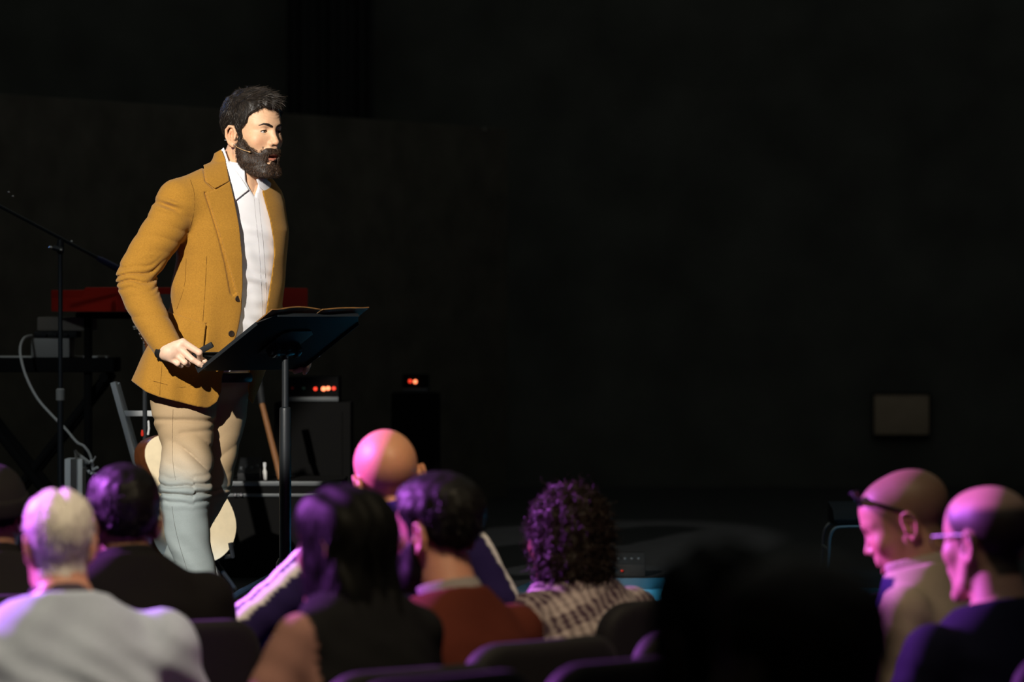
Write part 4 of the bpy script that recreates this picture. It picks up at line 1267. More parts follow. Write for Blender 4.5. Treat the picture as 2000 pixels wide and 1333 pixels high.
# grey metal frame stand
gf = empty('frame_stand', W(300, 1152, 14.0)); tag(gf, 'grey metal A-frame stand with a crossbar behind the speaker\'s legs', 'stand')
g0 = tuple(gf.location)
def bar(pa, pb, m, name, par, off, w=0.026, t=0.02):
    pa = Vector(pa.tolist()); pb = Vector(pb.tolist()); d = pb - pa
    q = d.to_track_quat('Z', 'Y').to_matrix()
    MB().box((pa + pb) / 2, (w, t, d.length), q).build(name, m, par, bevel=0.002, off=off)
def floorp(px, D):
    p = W(px, 0, D); p[2] = STAGE + 0.005; return p
bar(W(222, 747, 14.0), floorp(334, 13.95), M['grey_metal'], 'rail', gf, g0)
bar(W(310, 747, 14.0), floorp(422, 13.95), M['grey_metal'], 'rail', gf, g0)
bar(W(226, 750, 14.03), floorp(336, 14.5), M['grey_metal'], 'rail', gf, g0)
bar(W(314, 750, 14.03), floorp(424, 14.5), M['grey_metal'], 'rail', gf, g0)
bar(W(241, 808, 14.0), W(328, 808, 14.0), M['grey_metal'], 'crossbar', gf, g0, 0.022)
bar(W(275, 925, 13.98), W(362, 925, 13.98), M['grey_metal'], 'crossbar', gf, g0, 0.022)

# plain straight stand close to the guitar
ps = empty('straight_stand', floorp(283, 13.75)); tag(ps, 'thin black straight stand pole beside the acoustic guitar', 'stand')
q0 = tuple(ps.location); x = ps.location.x
MB().tube([(x, 13.75, STAGE + 0.01), (x, 13.75, W(0, 640, 13.75)[2])], 0.0085, 10).build('pole', M['black_metal'], ps, off=q0)
MB().lathe([(0.12, STAGE), (0.12, STAGE + 0.012), (0.02, STAGE + 0.025)], (x, 13.75, 0), 24).build('base', M['black_metal'], ps, off=q0)
MB().tube([W(290, 822, 13.74), W(291, 838, 13.74), W(289, 850, 13.74)], 0.004, 8).build('cable_clip', M['grey_metal'], ps, off=q0)
MB().lathe([(0.004, -0.008), (0.006, 0), (0.003, 0.014)], W(278, 848, 13.74), 8).build('tag', M['red'], ps, off=q0)

# acoustic guitar on its stand
def guitar():
    g = empty('acoustic_guitar', floorp(378, 13.55))
    tag(g, 'acoustic guitar with pale spruce top behind the speaker\'s legs', 'guitar')
    o0 = tuple(g.location)
    bc = Vector(W(366, 973, 13.5).tolist())
    yaw = math.radians(27); ro = math.radians(11)
    nrm_ = Vector((math.sin(yaw), -math.cos(yaw), 0.12)).normalized()
    right = Vector((math.cos(yaw), math.sin(yaw), 0))
    upv = nrm_.cross(right) * -1
    upv = right.cross(nrm_) * -1 if upv.z < 0 else upv
    upv = upv if upv.z > 0 else -upv
    u = (right * math.cos(ro) + upv * math.sin(ro)); v = (upv * math.cos(ro) - right * math.sin(ro))
    half = [(0.0, -0.242), (0.07, -0.235), (0.125, -0.20), (0.156, -0.145), (0.160, -0.085), (0.142, -0.02), (0.117, 0.035), (0.110, 0.075), (0.119, 0.13), (0.124, 0.17), (0.110, 0.212), (0.07, 0.236), (0.0, 0.240)]
    sp = spline([(a, b, 0) for a, b in half], 4)[:, :2]
    outl = [tuple(p) for p in sp] + [(-p[0], p[1]) for p in sp[::-1][1:-1]]
    MB().prism(outl, bc - nrm_ * 0.10, u, v, nrm_, 0.10).build('body', M['mahogany'], g, bevel=0.004, off=o0)
    MB().prism([(a * 0.99, b * 0.99) for a, b in outl], bc, u, v, nrm_, 0.004).build('soundboard', M['spruce'], g, bevel=0.0015, off=o0)
    q = nrm_.to_track_quat('Z', 'Y').to_matrix()
    MB().lathe([(0.05, 0), (0.05, 0.0012), (0.03, 0.0014)], tuple(bc + v * 0.055 + nrm_ * 0.004), 28, q).build('sound_hole', M['black'], g, off=o0)
    Mg = Matrix((u, v, nrm_)).transposed()
    MB().box(bc - v * 0.085 + nrm_ * 0.008, (0.15, 0.03, 0.008), Mg).build('bridge', M['mahogany'], g, bevel=0.002, off=o0)
    MB().box(bc + v * 0.40 - nrm_ * 0.002, (0.048, 0.36, 0.028), Mg).build('neck', M['mahogany'], g, bevel=0.006, off=o0)
    MB().box(bc + v * 0.345 + nrm_ * 0.014, (0.048, 0.46, 0.006), Mg).build('fretboard', M['black'], g, off=o0)
    hd = MB().prism([(-0.025, 0), (0.025, 0), (0.036, 0.03), (0.034, 0.18), (-0.034, 0.18), (-0.036, 0.03)], bc + v * 0.575 - nrm_ * 0.01, u, v, nrm_, 0.016).build('headstock', M['mahogany'], g, bevel=0.002, off=o0)
    for sx in (-1, 1):
        for k in range(3):
            c = bc + v * (0.625 + 0.05 * k) + u * (sx * 0.045) - nrm_ * 0.004
            MB().tube([c - u * 0.012, c + u * 0.012], 0.006, 8).build('tuning_peg', M['chrome'], hd, off=o0)
    for k in range(6):
        x = -0.018 + 0.0072 * k
        MB().tube([bc - v * 0.085 + u * x * 1.3 + nrm_ * 0.014, bc + v * 0.60 + u * x + nrm_ * 0.0185], 0.0006, 5).build('string', M['chrome'], g, off=o0)
    gs = empty('guitar_stand', floorp(378, 13.6)); tag(gs, 'low black guitar stand cradling the acoustic guitar', 'guitar stand')
    t0 = tuple(gs.location)
    bot = bc - v * 0.235
    for sx in (-1, 1):
        a = bot + u * (sx * 0.10) + v * 0.012
        MB().tube([a + nrm_ * 0.05 + v * 0.035, a + nrm_ * 0.045 - v * 0.012, a - nrm_ * 0.14 - v * 0.012], 0.0085, 10).build('cradle_arm', M['black'], gs, off=t0)
        s_ = a - nrm_ * 0.13 - v * 0.012
        MB().tube([(s_.x, s_.y, s_.z), (s_.x + sx * 0.10, s_.y - 0.10, STAGE + 0.010)], 0.009, 10).build('leg', M['black'], gs, off=t0)
    s1 = bot - nrm_ * 0.14
    MB().tube([s1 - u * 0.10 + v * 0.0, s1 + u * 0.10 + v * 0.0], 0.009, 10).build('cross_tube', M['black'], gs, off=t0)
    MB().tube([(s1.x, s1.y, s1.z), (s1.x + 0.05, s1.y + 0.28, STAGE + 0.010)], 0.009, 10).build('leg', M['black'], gs, off=t0)
guitar()

# long black equipment case and what stands on it
ca, cb_ = W(428, 1130, 14.6), W(668, 941, 14.6)
cs_ = empty('equipment_case', ((ca[0] + cb_[0]) / 2, 14.85, STAGE)); tag(cs_, 'low black equipment case with metal edging behind the music stand', 'case')
e0 = tuple(cs_.location)
zt4 = cb_[2]; cw = cb_[0] - ca[0]; cxm = (ca[0] + cb_[0]) / 2
MB().box((cxm, 14.85, (STAGE + zt4) / 2), (cw, 0.5, zt4 - STAGE)).build('body', M['soot'], cs_, bevel=0.004, off=e0)
M['dull_alu'] = mat('dull_aluminium', (0.07, 0.078, 0.083), 0.5, 0.5, 0.4)
MB().box((cxm, 14.597, zt4 - 0.008), (cw, 0.012, 0.018)).build('edge_trim', M['dull_alu'], cs_, bevel=0.002, off=e0)
MB().box((cxm, 14.597, zt4 - 0.052), (cw, 0.012, 0.012)).build('edge_trim', M['dull_alu'], cs_, bevel=0.002, off=e0)
for x in (459, 471):
    p = W(x, 967, 14.585); MB().lathe([(0.004, -0.004), (0.0075, 0.002), (0.005, 0.006)], p, 10, Matrix.Rotation(math.radians(90), 3, 'X')).build('rivet', M['chrome'], cs_, off=e0)
mx = empty('small_mixer', W(486, 941, 14.68)); tag(mx, 'small black mixer on the low equipment case', 'mixer')
x0_, x1_ = W(464, 0, 14.65)[0], W(508, 0, 14.65)[0]
n0 = tuple(mx.location)
MB().prism([(0, 0), (0.16, 0), (0.16, 0.085), (0, 0.03)], (x0_, 14.64, zt4), (0, 1, 0), (0, 0, 1), (1, 0, 0), x1_ - x0_).build('case', M['black'], mx, bevel=0.003, off=n0)
for i in range(4):
    MB().lathe([(0.006, 0), (0.006, 0.010), (0.004, 0.012)], (x0_ + 0.012 + i * 0.02, 14.68 + 0.02 * (i % 2), zt4 + 0.042 + 0.007 * (i % 2)), 8).build('knob', M['dull_alu'], mx, off=n0)
bt = empty('bottle', (W(517, 0, 14.7)[0], 14.7, zt4)); tag(bt, 'small white bottle standing on the low equipment case', 'bottle')
t0 = tuple(bt.location)
MB().lathe([(0.008, 0), (0.009, 0.004), (0.009, 0.034), (0.005, 0.042), (0.0045, 0.050)], t0, 14).build('body', M['white_plastic'], bt, off=t0)
MB().lathe([(0.0065, 0.050), (0.0065, 0.066), (0.005, 0.068)], t0, 12).build('cap', M['grey_metal'], bt, off=t0)
wp = empty('wooden_pole', W(549, 938, 14.66)); tag(wp, 'slim brown wooden pole with dark top leaning behind the music stand', 'pole')
w0 = tuple(wp.location)
pw = [W(549, 941, 14.66), W(512, 790, 14.80), W(505, 735, 14.85)]
pw[0][2] = zt4 + 0.004
MB().tube([pw[0], pw[1]], [0.013, 0.011], 12).build('shaft', M['wood'], wp, off=w0)
MB().tube([pw[1], pw[2]], [0.014, 0.014], 12).build('grip', M['black'], wp, off=w0)

# amplifier with red pilot lamps on its cabinet, and a second small one
def amp(name, px0, px1, py0, py1, D, label, lamps, cat='amplifier', dep=0.28):
    a = W(px0, py1, D); b = W(px1, py0, D)
    cxm = (a[0] + b[0]) / 2
    cab = empty('speaker_cabinet', (cxm, D + dep / 2, STAGE)); tag(cab, 'black speaker cabinet under the ' + label.split(' with')[0], 'cabinet')
    h = a[2] - STAGE
    MB().box((cxm, D + dep / 2, STAGE + h / 2), (b[0] - a[0] + 0.1, dep, h)).build('box', M['soot'], cab, bevel=0.008, off=tuple(cab.location))
    MB().box((cxm, D - 0.003, STAGE + h / 2), (b[0] - a[0] + 0.03, 0.008, h - 0.08)).build('grille_cloth', M['soot'], cab, off=tuple(cab.location))
    r = empty(name, (cxm, D + dep / 2, a[2])); tag(r, label, cat); r0 = tuple(r.location)
    MB().box((cxm, D + dep / 2, (a[2] + b[2]) / 2 + 0.001), (b[0] - a[0], dep - 0.02, b[2] - a[2])).build('case', M['soot'], r, bevel=0.005, off=r0)
    MB().box((cxm, D + 0.004, a[2] + 0.012), (b[0] - a[0], 0.012, 0.018)).build('front_rail', M['dull_alu'], r, bevel=0.002, off=r0)
    for (x, y, rad, m) in lamps:
        p = W(x, y, D + 0.006)
        MB().lathe([(rad, -0.004), (rad, 0.004), (rad * 0.6, 0.008)], p, 12, Matrix.Rotation(math.radians(90), 3, 'X')).build('pilot_lamp' if 'led' in m else 'knob', M[m], r, off=r0)
M['green_knob'] = mat('green_knob', (0.03, 0.10, 0.07), 0.4, 0.5)
amp('amplifier', 560, 661, 737, 786, 15.5, 'black amplifier head with a row of glowing red lamps', [(571, 759, .006, 'red'), (593, 759, .007, 'green_knob'), (616, 760, .008, 'led_red'), (632, 760, .010, 'led_hot'), (641, 759, .009, 'led_hot'), (652, 759, .008, 'led_red')])
amp('rack_unit', 786, 836, 733, 768, 17.0, 'small dark rack unit with one bright red lamp', [(801, 745, .008, 'led_red'), (811, 746, .009, 'led_hot')])

# stage box on the recessed bay, amp on bent tube stand on the wing
sb = empty('stage_box', W(1223, 1130, 14.72)); sb.location.z = STAGE
tag(sb, 'small dark stage box with a red dot behind the curly-haired listener', 'stage box')
r0 = tuple(sb.location)
x0_, x1_ = W(1184, 0, 14.66)[0], W(1260, 0, 14.66)[0]
MB().prism([(0, 0), (0.14, 0), (0.14, 0.088), (0.05, 0.088), (0, 0.045)], (x0_, 14.64, STAGE + 0.001), (0, 1, 0), (0, 0, 1), (1, 0, 0), x1_ - x0_).build('case', M['black'], sb, bevel=0.004, off=r0)
for i in range(5):
    MB().lathe([(0.006, 0), (0.006, 0.008)], (x0_ + 0.02 + i * 0.026, 14.668, STAGE + 0.064), 8).build('knob', M['dull_alu'], sb, off=r0)
MB().lathe([(0.006, 0), (0.006, 0.006)], W(1215, 1117, 14.635), 8).build('red_dot', M['red'], sb, off=r0)
DT = 14.35
ts = empty('tube_stand', (W(1672, 0, DT)[0], DT + 0.15, STAGE)); tag(ts, 'bent metal tube stand on the stage beside the man looking down', 'stand')
r0 = tuple(ts.location)
M['blue_tube'] = mat('painted_tube', (0.30, 0.34, 0.36), 0.35, 0.5, 0.5)
for y in (DT, DT + 0.28):
    zt5 = W(0, 1030, DT)[2]
    xs0, xs1 = W(1613, 0, DT)[0], W(1735, 0, DT)[0]
    pts = [(xs0, y, STAGE + 0.004), (xs0 + 0.010, y, STAGE + 0.10), (xs0 + 0.014, y, zt5 - 0.045), (xs0 + 0.028, y, zt5 - 0.012), (xs0 + 0.06, y, zt5), (xs1 - 0.06, y, zt5), (xs1 - 0.028, y, zt5 - 0.012), (xs1 - 0.014, y, zt5 - 0.045), (xs1, y, STAGE + 0.004)]
    MB().tube(spline([tuple(map(float, p)) for p in pts], 4), 0.0065, 10).build('tube', M['blue_tube'], ts, off=r0)
for x in (xs0 + 0.012, xs1 - 0.012):
    MB().tube([(x, DT, STAGE + 0.12), (x, DT + 0.28, STAGE + 0.12)], 0.006, 8).build('cross_tube', M['blue_tube'], ts, off=r0)
mo = empty('monitor_speaker', (W(1672, 0, DT)[0], DT + 0.14, zt5 + 0.0075)); tag(mo, 'dark wedge speaker resting on the bent tube stand', 'speaker')
r0 = tuple(mo.location)
MB().prism([(0, 0), (0.28, 0), (0.28, 0.075), (0.06, 0.055), (0, 0.02)], (xs0 + 0.03, DT, zt5 + 0.0075), (0, 1, 0), (0, 0, 1), (1, 0, 0), 0.17).build('case', M['black'], mo, bevel=0.004, off=r0)
MB().box((xs0 + 0.115, DT - 0.002, zt5 + 0.018), (0.15, 0.004, 0.012)).build('grille', M['black'], mo, off=r0)
# ------------------------------------------------------------------ audience chairs
M['seat'] = mat('dark_seat_fabric', (0.0075, 0.007, 0.008), 0.7, 0.15, noise=0.2, nscale=200, sheen=0.02)
M['seat_metal'] = mat('seat_metal', (0.02, 0.02, 0.02), 0.4, 0.5, 0.5)
def make_chair(ztop):
    r = empty('audience_chair', (0, 0, 0))
    MB().prism(rrect(0.45, 0.46, 0.06), (0, 0.03, 0.385), (1, 0, 0), (0, 1, 0), (0, 0, 1), 0.075).build('seat', M['seat'], r, bevel=0.018, segs=3)
    # backrest: curved padded panel, rounded shoulders
    h = ztop - 0.49
    out = []
    for (x, z) in rrect(0.46, h, 0.085, 8):
        out.append((x, z + 0.49 + h / 2))
    nz, nx = 10, 14
    def bk(P):
        q = P.copy()
        q[:, 1] += 0.235 + 0.10 * (q[:, 2] - 0.5) - 0.35 * q[:, 0] ** 2
        d2 = poly_sdf(q[:, 0], q[:, 2], out)
        dz = np.abs(q[:, 1]) - 0.032
        e = np.stack([d2 + 0.026, dz + 0.026], 1)
        return np.minimum(e.max(1), 0) + np.sqrt((np.maximum(e, 0) ** 2).sum(1)) - 0.026
    V, Q = sdf_mesh(bk, A((-0.27, -0.36, 0.45)), A((0.27, -0.10, ztop + 0.03)), 0.011, c=2, margin=1.8)
    obj('backrest', fast_mesh('backrest', V, Q), M['seat'], r)
    for sx in (-1, 1):
        MB().tube([(sx * 0.20, 0.22, 0.385), (sx * 0.215, 0.235, 0.006)], 0.012, 8).build('leg', M['seat_metal'], r)
        MB().tube([(sx * 0.20, -0.17, 0.385), (sx * 0.215, -0.24, 0.006)], 0.012, 8).build('leg', M['seat_metal'], r)
        MB().tube([(sx * 0.18, -0.16, 0.38), (sx * 0.18, -0.215, 0.46), (sx * 0.18, -0.235, 0.60)], 0.011, 8).build('back_post', M['seat_metal'], r)
    MB().tube([(-0.20, 0.0, 0.375), (0.20, 0.0, 0.375)], 0.011, 8).build('seat_frame', M['seat_metal'], r)
    return r
CHAIRS = {}
def chair(x, y, rz, label, ztop=0.90):
    if ztop not in CHAIRS:
        c = make_chair(ztop); CHAIRS[ztop] = c
    else:
        c = copy_tree(CHAIRS[ztop])
    c.location = (x, y, 0); c.rotation_euler = (0, 0, math.radians(rz))
    tag(c, label, 'chair', 'padded audience chairs')
    return c
def chair_at(px, py, rz, label, ztop=0.90):
    """chair whose backrest top edge middle shows at this pixel"""
    D = (ZC - ztop) * FPX / (py - HOR)
    p = W(px, py, D)
    off = Rz(rz) @ np.array([0, -0.27, 0])
    return chair(p[0] - off[0], p[1] - off[1], rz, label, ztop)

# ------------------------------------------------------------------ audience members
CLOTH = mat('cloth', (0.1, 0.1, 0.1), 0.9, 0.05, attr='tint', noise=0.08, nscale=150)
TROUS = mat('dark_trousers', (0.02, 0.022, 0.03), 0.85, 0.15, noise=0.1, nscale=200)

HAIRCUT = [(.16, .2), (.15, .088), (.094, .083), (.070, .078), (.058, .064), (.045, .044), (.030, .024), (.020, .004), (.012, -.022), (.002, -.024), (.0005, .014), (-.012, .030), (-.028, .026), (-.038, .000), (-.046, -.040), (-.068, -.075), (-.16, -.075), (-.16, .2)]

def sitter(px, py, D, label, yaw=45, hyaw=0, hpitch=0, hroll=0, lean=0.06, skin=(0.42, 0.22, 0.13), shirt=(0.02, 0.02, 0.03), hair=None, hmat='hair',
           tint=None, scalp=None, elbows=None, big=1.0, collar=None, chair_label=None, neckr=0.056, ztop=0.90, shw=0.19, top=0.0, hs=1.0, seed=1, sidelean=0.0, wr=1.0, cdx=0.0):
    hp = W(px, py, D)
    hz = hp[2]
    R = Rz(yaw)
    off = R @ np.array([sidelean, lean + 0.055, 0])
    loc = (hp[0] - off[0], hp[1] - off[1], 0.0)
    root = empty('person', loc, math.radians(yaw))
    tag(root, label, 'person')
    if chair_label:
        co_ = R @ np.array([cdx, 0, 0])
        chair(loc[0] + co_[0], loc[1] + co_[1], yaw, chair_label, ztop)
    hc = A((sidelean, lean + 0.055, hz)); HR = Rz(hyaw) @ Rx(hpitch) @ Ry(hroll)
    zs = hz - 0.198 + top                     # shoulder line
    zsb = 0.462
    tab = [(zsb, .175, .125), (zsb + 0.08, .185, .135), (zsb + (zs - zsb) * 0.4, .170, .125), (zs - 0.14, .188, .130), (zs - 0.04, shw - 0.01, .112), (zs + 0.03, .13, .085), (zs + 0.075, .075, .070), (zs + 0.12, .058, .06)]
    zt = np.array([t[0] for t in tab]); wt = np.array([t[1] for t in tab]) * big; dt = np.array([t[2] for t in tab]) * big
    def ctr(z): return np.clip((z - zsb) / (zs - zsb), 0, 1.2) * lean
    def trunk(P, g=0.0):
        z = P[:, 2]; w = np.interp(z, zt, wt); d = np.interp(z, zt, dt)
        sx = np.clip((z - zsb) / (zs - zsb), 0, 1.2) * sidelean
        x = P[:, 0] - sx; y = P[:, 1] - ctr(z)
        n = ((np.abs(x) / w) ** 2.4 + (np.abs(y) / d) ** 2.4) ** (1 / 2.4) + 1e-6
        r = np.sqrt(x * x + y * y)
        b = np.minimum(r * (1 - 1 / n), (n - 1) * np.minimum(w, d) * 1.2)
        b = np.maximum(b, np.maximum(zsb - z, z - (zs + 0.13)))
        return b - g
    arms = []
    for i, sx in enumerate((1, -1)):
        sh = (sx * shw * big + sidelean, lean - 0.005, zs - 0.035)
        if elbows and elbows[i]:
            el, ha = elbows[i]
        else:
            el, ha = (sx * (shw + 0.055) * big, lean + 0.06, zs - 0.31), (sx * 0.09, lean * 0.5 + 0.27, 0.655)
        arms.append((sh, el, ha))
    def shirt_f(P):
        d = trunk(P, 0.008)
        for sh, el, ha in arms:
            a = schain(P, [(*sh, .066 * big), (*((A(sh) + A(el)) / 2), .060 * big), (*el, .052 * big), (*((A(el) + A(ha)) / 2), .046), (*ha, .038)], 2)
            h = A(ha); fv_ = (h - A(el)) / np.linalg.norm(h - A(el))
            a = np.maximum(a, (P - h) @ fv_)
            d = smin(d, a, 0.03)
        d = d - 0.004 * wr * wob(P, 24, seed) - 0.0025 * wr * np.sin((P[:, 2] * 1.0 + P[:, 0] * 0.6) * 90 + 2 * wob(P, 10, seed)) * np.exp(-((P[:, 2] - zs + 0.16) / 0.14) ** 2)
        nkc = cone(P, (0, lean + 0.02, zs + 0.02), hc + A((0, -0.01, -0.06)), neckr + 0.004, neckr + 0.004)
        d = np.maximum(d, -nkc)
        # neckline: higher behind than in front
        return np.maximum(d, P[:, 2] - (zs + 0.070 - 0.25 * (P[:, 1] - lean)))
    V, Q = sdf_mesh(shirt_f, A((-0.60, -0.30, 0.44)), A((0.60, 0.55, zs + 0.14)), 0.0110, c=3, smooth=2)
    cols = np.tile(A(shirt), (len(V), 1))
    if tint is not None: tint(V, cols, dict(zs=zs, lean=lean, arms=arms))
    me = fast_mesh('shirt', V, Q); vcol(me, cols)
    so = obj('shirt', me, CLOTH, root)
    if collar:
        def cf(P):
            c_ = cone(P, (0, lean - 0.004, zs + 0.045), hc + A((0, -0.012, -0.085)), neckr + 0.016, neckr + 0.010)
            c2 = cone(P, (0, lean - 0.004, zs + 0.045), hc + A((0, -0.012, -0.085)), neckr + 0.009, neckr + 0.003)
            d = np.maximum(c_, -c2)
            zc = P[:, 2] - 0.25 * -(P[:, 1] - lean)
            return np.maximum(np.maximum(d, (zs + 0.035) - zc), zc - (zs + 0.092))
        V, Q = sdf_mesh(cf, A((-0.15, -0.15, zs - 0.06)), A((0.15, 0.22, zs + 0.16)), 0.004, c=3, smooth=1, margin=1.8)
        me = fast_mesh('collar', V, Q); vcol(me, np.tile(A(collar), (len(V), 1)))
        obj('collar', me, CLOTH, so)
    # trousers
    def tf(P):
        S = sym(P)
        d = ellip(P, (0, 0.01, 0.545), (0.185, 0.14, 0.085))
        leg = schain(S, [(0.095, 0.06, 0.545, .088), (0.11, 0.27, 0.55, .080), (0.12, 0.46, 0.545, .070), (0.12, 0.50, 0.40, .062), (0.12, 0.50, 0.10, .052)], 2)
        leg = np.maximum(leg, 0.085 - P[:, 2])
        d = smin(d, leg, 0.03)
        return np.maximum(d, 0.462 - P[:, 2] + 10 * np.clip(P[:, 1] - 0.27, 0, 1))
    V, Q = sdf_mesh(tf, A((-0.30, -0.25, 0.04)), A((0.30, 0.65, 0.68)), 0.013, c=2, smooth=2)
    obj('trousers', fast_mesh('trousers', V, Q), TROUS, root)
    for sx in (-1, 1):
        def sf(P):
            d = ellip(P, (sx * 0.12, 0.56, 0.035), (0.045, 0.13, 0.045))
            d = smin(d, cone(P, (sx * 0.12, 0.50, 0.05), (sx * 0.12, 0.50, 0.11), 0.042, 0.04), 0.03)
            return smax(d, 0.003 - P[:, 2], 0.005)
        V, Q = sdf_mesh(sf, A((sx * 0.12 - 0.08, 0.40, -0.02)), A((sx * 0.12 + 0.08, 0.72, 0.17)), 0.011, c=2)
        obj('shoe', fast_mesh('shoe', V, Q), M['shoe'], root)
    # body: head, neck, hidden trunk, hands
    def hf(P):
        q = xf(P, hc, HR) / hs
        d = head_sdf(q, True) * hs
        nk = cone(P, back(A([[0, -0.02, -0.055]]), hc, HR)[0], (sidelean, lean - 0.005, zs + 0.02), neckr, neckr + 0.010)
        return smin(d, nk, 0.02)
    V, Q = sdf_mesh(hf, hc - A((0.16, 0.18, 0.26)), hc + A((0.16, 0.18, 0.17)), 0.0040, c=4, smooth=1)
    q = xf(V, hc, HR)
    C = skin_cols(q, skin)
    if scalp is not None:
        m = np.clip(poly_sdf(q[:, 1], q[:, 2], HAIRCUT) * -120 + 0.3, 0, 1)[:, None] * scalp[1]
        ring = 1.0 if len(scalp) < 3 else np.clip((scalp[2] - q[:, 2]) / 0.02, 0, 1)[:, None]
        C = C * (1 - m * ring) + A(scalp[0]) * m * ring
    isl = [(V, Q, C)]
    def bf(P):
        d = trunk(P, -0.02)
        for sh, el, ha in arms:
            d = smin(d, chain(P, [sh, el, ha], [.045, .036, .024], 0.01), 0.02)
        S = sym(P)
        d = smin(d, chain(S, [(0.095, 0.05, 0.55), (0.12, 0.46, 0.545), (0.12, 0.50, 0.08)], [.065, .052, .035], 0.02), 0.02)
        return d
    V, Q = sdf_mesh(bf, A((-0.60, -0.25, 0.05)), A((0.60, 0.60, zs + 0.15)), 0.018, c=2)
    isl.append((V, Q, np.tile(A(skin), (len(V), 1))))
    for i, (sh, el, ha) in enumerate(arms):
        sx = 1 if i == 0 else -1
        h = A(ha); f = (h - A(el)) / np.linalg.norm(h - A(el))
        s = np.cross(f, A((0, 0, 1))); s /= np.linalg.norm(s) + 1e-6
        u = np.cross(s, f)
        def hnd(P):
            d = cone(P, h - f * 0.02, h + f * 0.04, 0.022, 0.024)
            for k in range(4):
                b = h + f * 0.075 + s * (0.024 - 0.016 * k)
                ln = (0.036, 0.044, 0.040, 0.030)[k]
                d = smin(d, cone(P, h + f * 0.03 + s * (0.02 - 0.013 * k), b, 0.012, 0.0095), 0.012)
                d = smin(d, chain(P, [b, b + f * ln * 0.7 - u * ln * 0.5, b + f * ln * 0.8 - u * ln * 1.2], [0.0092, 0.0085, 0.007]), 0.004)
            d = smin(d, chain(P, [h + f * 0.02 - s * sx * 0.02, h + f * 0.055 - s * sx * 0.042 - u * 0.01, h + f * 0.085 - s * sx * 0.038 - u * 0.02], [0.013, 0.011, 0.008]), 0.006)
            return d
        V, Q = sdf_mesh(hnd, h - 0.13, h + 0.15, 0.0055, c=3)
        isl.append((V, Q, np.tile(A(skin), (len(V), 1))))
    V, Q, C = joined(isl)
    me = fast_mesh('body', V, Q); vcol(me, C)
    obj('body', me, M['skin'], root)
    em = eye_mesh(); em.materials.append(M['eye'])
    for sx in (0.031, -0.031):
        e = bpy.data.objects.new('eye', em); link(e, root)
        e.location = back(A([[sx * hs, 0.0705 * hs, 0.009 * hs]]), hc, HR)[0].tolist(); e.rotation_euler = Matrix(HR.tolist()).to_euler()
    # hair
    rng = np.random.default_rng(seed)
    if hair in ('short', 'crop', 'white'):
        th = {'short': 0.012, 'crop': 0.005, 'white': 0.012}[hair]
        def hh(P):
            q = xf(P, hc, HR) / hs
            d = head_sdf(q, False, ear=0) - th * (0.5 + 0.8 * np.clip((q[:, 2] - 0.02) / 0.09, 0, 1))
            cut = HAIRCUT if hair != 'white' else HAIRCUT[:-4] + [(-.040, -.05), (-.035, -.13), (-.16, -.13), (-.16, .2)]
            if hair == 'white': d = smin(d, cone(q, (0, -0.030, -0.03), (0, -0.045, -0.13), 0.062, 0.058), 0.02)
            d = np.maximum(d, poly_sdf(q[:, 1] + 0.004 * np.sin(q[:, 2] * 120), q[:, 2], cut))
            if hair == 'white':       # parted in the middle
                d = d + 0.010 * np.exp(-(q[:, 0] / 0.008) ** 2) * np.clip((q[:, 2] - 0.06) / 0.04, 0, 1)
            return (d - 0.0025 * wob(q, 90, seed)) * hs
        V, Q = sdf_mesh(hh, hc - A((0.16, 0.18, 0.16)), hc + A((0.16, 0.18, 0.19)), 0.005, c=3, smooth=1)
        N = normals(V, Q); k = rng.choice(len(V), 2500)
        dirs = np.tile(A((0, -0.35, -0.9)), (len(k), 1)) @ A(HR).T
        VS, QS = strands(V[k], N[k], dirs, 0.016, 0.0009, 0.35, 2, 0.3, rng=rng)
        obj('hair', fast_mesh('hair', np.concatenate([V, VS]), [Q, QS + len(V)]), M[hmat], root)
    elif hair == 'long':
        def hh(P):
            q = xf(P, hc, HR)
            d = head_sdf(q, False, ear=0) - 0.013
            d = np.maximum(d, poly_sdf(q[:, 1], q[:, 2], [(.16, .2), (.15, .088), (.094, .083), (.070, .075), (.060, .05), (.045, -.02), (.035, -.16), (-.16, -.16), (-.16, .2)]))
            back_ = chain(P, [hc + A((0, -0.035, 0.02)), hc + A((0, -0.060, -0.10)), hc + A((0, -0.085 - lean * 0.4, -0.26)), hc + A((0, -0.10 - lean * 0.7, -0.40))], [0.080, 0.084, 0.078, 0.060], 0.03)
            sc = P - hc
            back_ = np.maximum(back_, np.abs(sc[:, 1] + 0.035 - 0.22 * np.clip(sc[:, 2], -0.5, 0)) - 0.075)
            d = smin(d, back_, 0.03)
            d = np.maximum(d, -ellip(q, (0, 0.085, -0.03), (0.055, 0.06, 0.10)))
            return d - 0.004 * np.sin(P[:, 0] * 170 + 3 * wob(P, 14, seed)) - 0.004 * wob(P, 30, seed)
        V, Q = sdf_mesh(hh, hc - A((0.20, 0.30, 0.52)), hc + A((0.20, 0.20, 0.19)), 0.0065, c=3, smooth=1)
        N = normals(V, Q); k = rng.choice(len(V), 5000)
        VS, QS = strands(V[k], N[k], np.tile(A((0, -0.05, -1.0)), (len(k), 1)), 0.05, 0.0010, 0.18, 3, 0.12, rng=rng)
        obj('hair', fast_mesh('hair', np.concatenate([V, VS]), [Q, QS + len(V)]), M[hmat], root)
    elif hair == 'curly':
        def hh(P):
            q = xf(P, hc, HR)
            d = ellip(q, (0, -0.025, 0.025), (0.098, 0.108, 0.112))
            d = smin(d, ellip(q, (0, -0.050, -0.075), (0.105, 0.078, 0.085)), 0.04)
            d = np.maximum(d, -ellip(q, (0, 0.10, -0.03), (0.06, 0.07, 0.10)))
            return d - 0.010 * wob(q, 95, seed) - 0.006 * wob(q, 190, seed + 1)
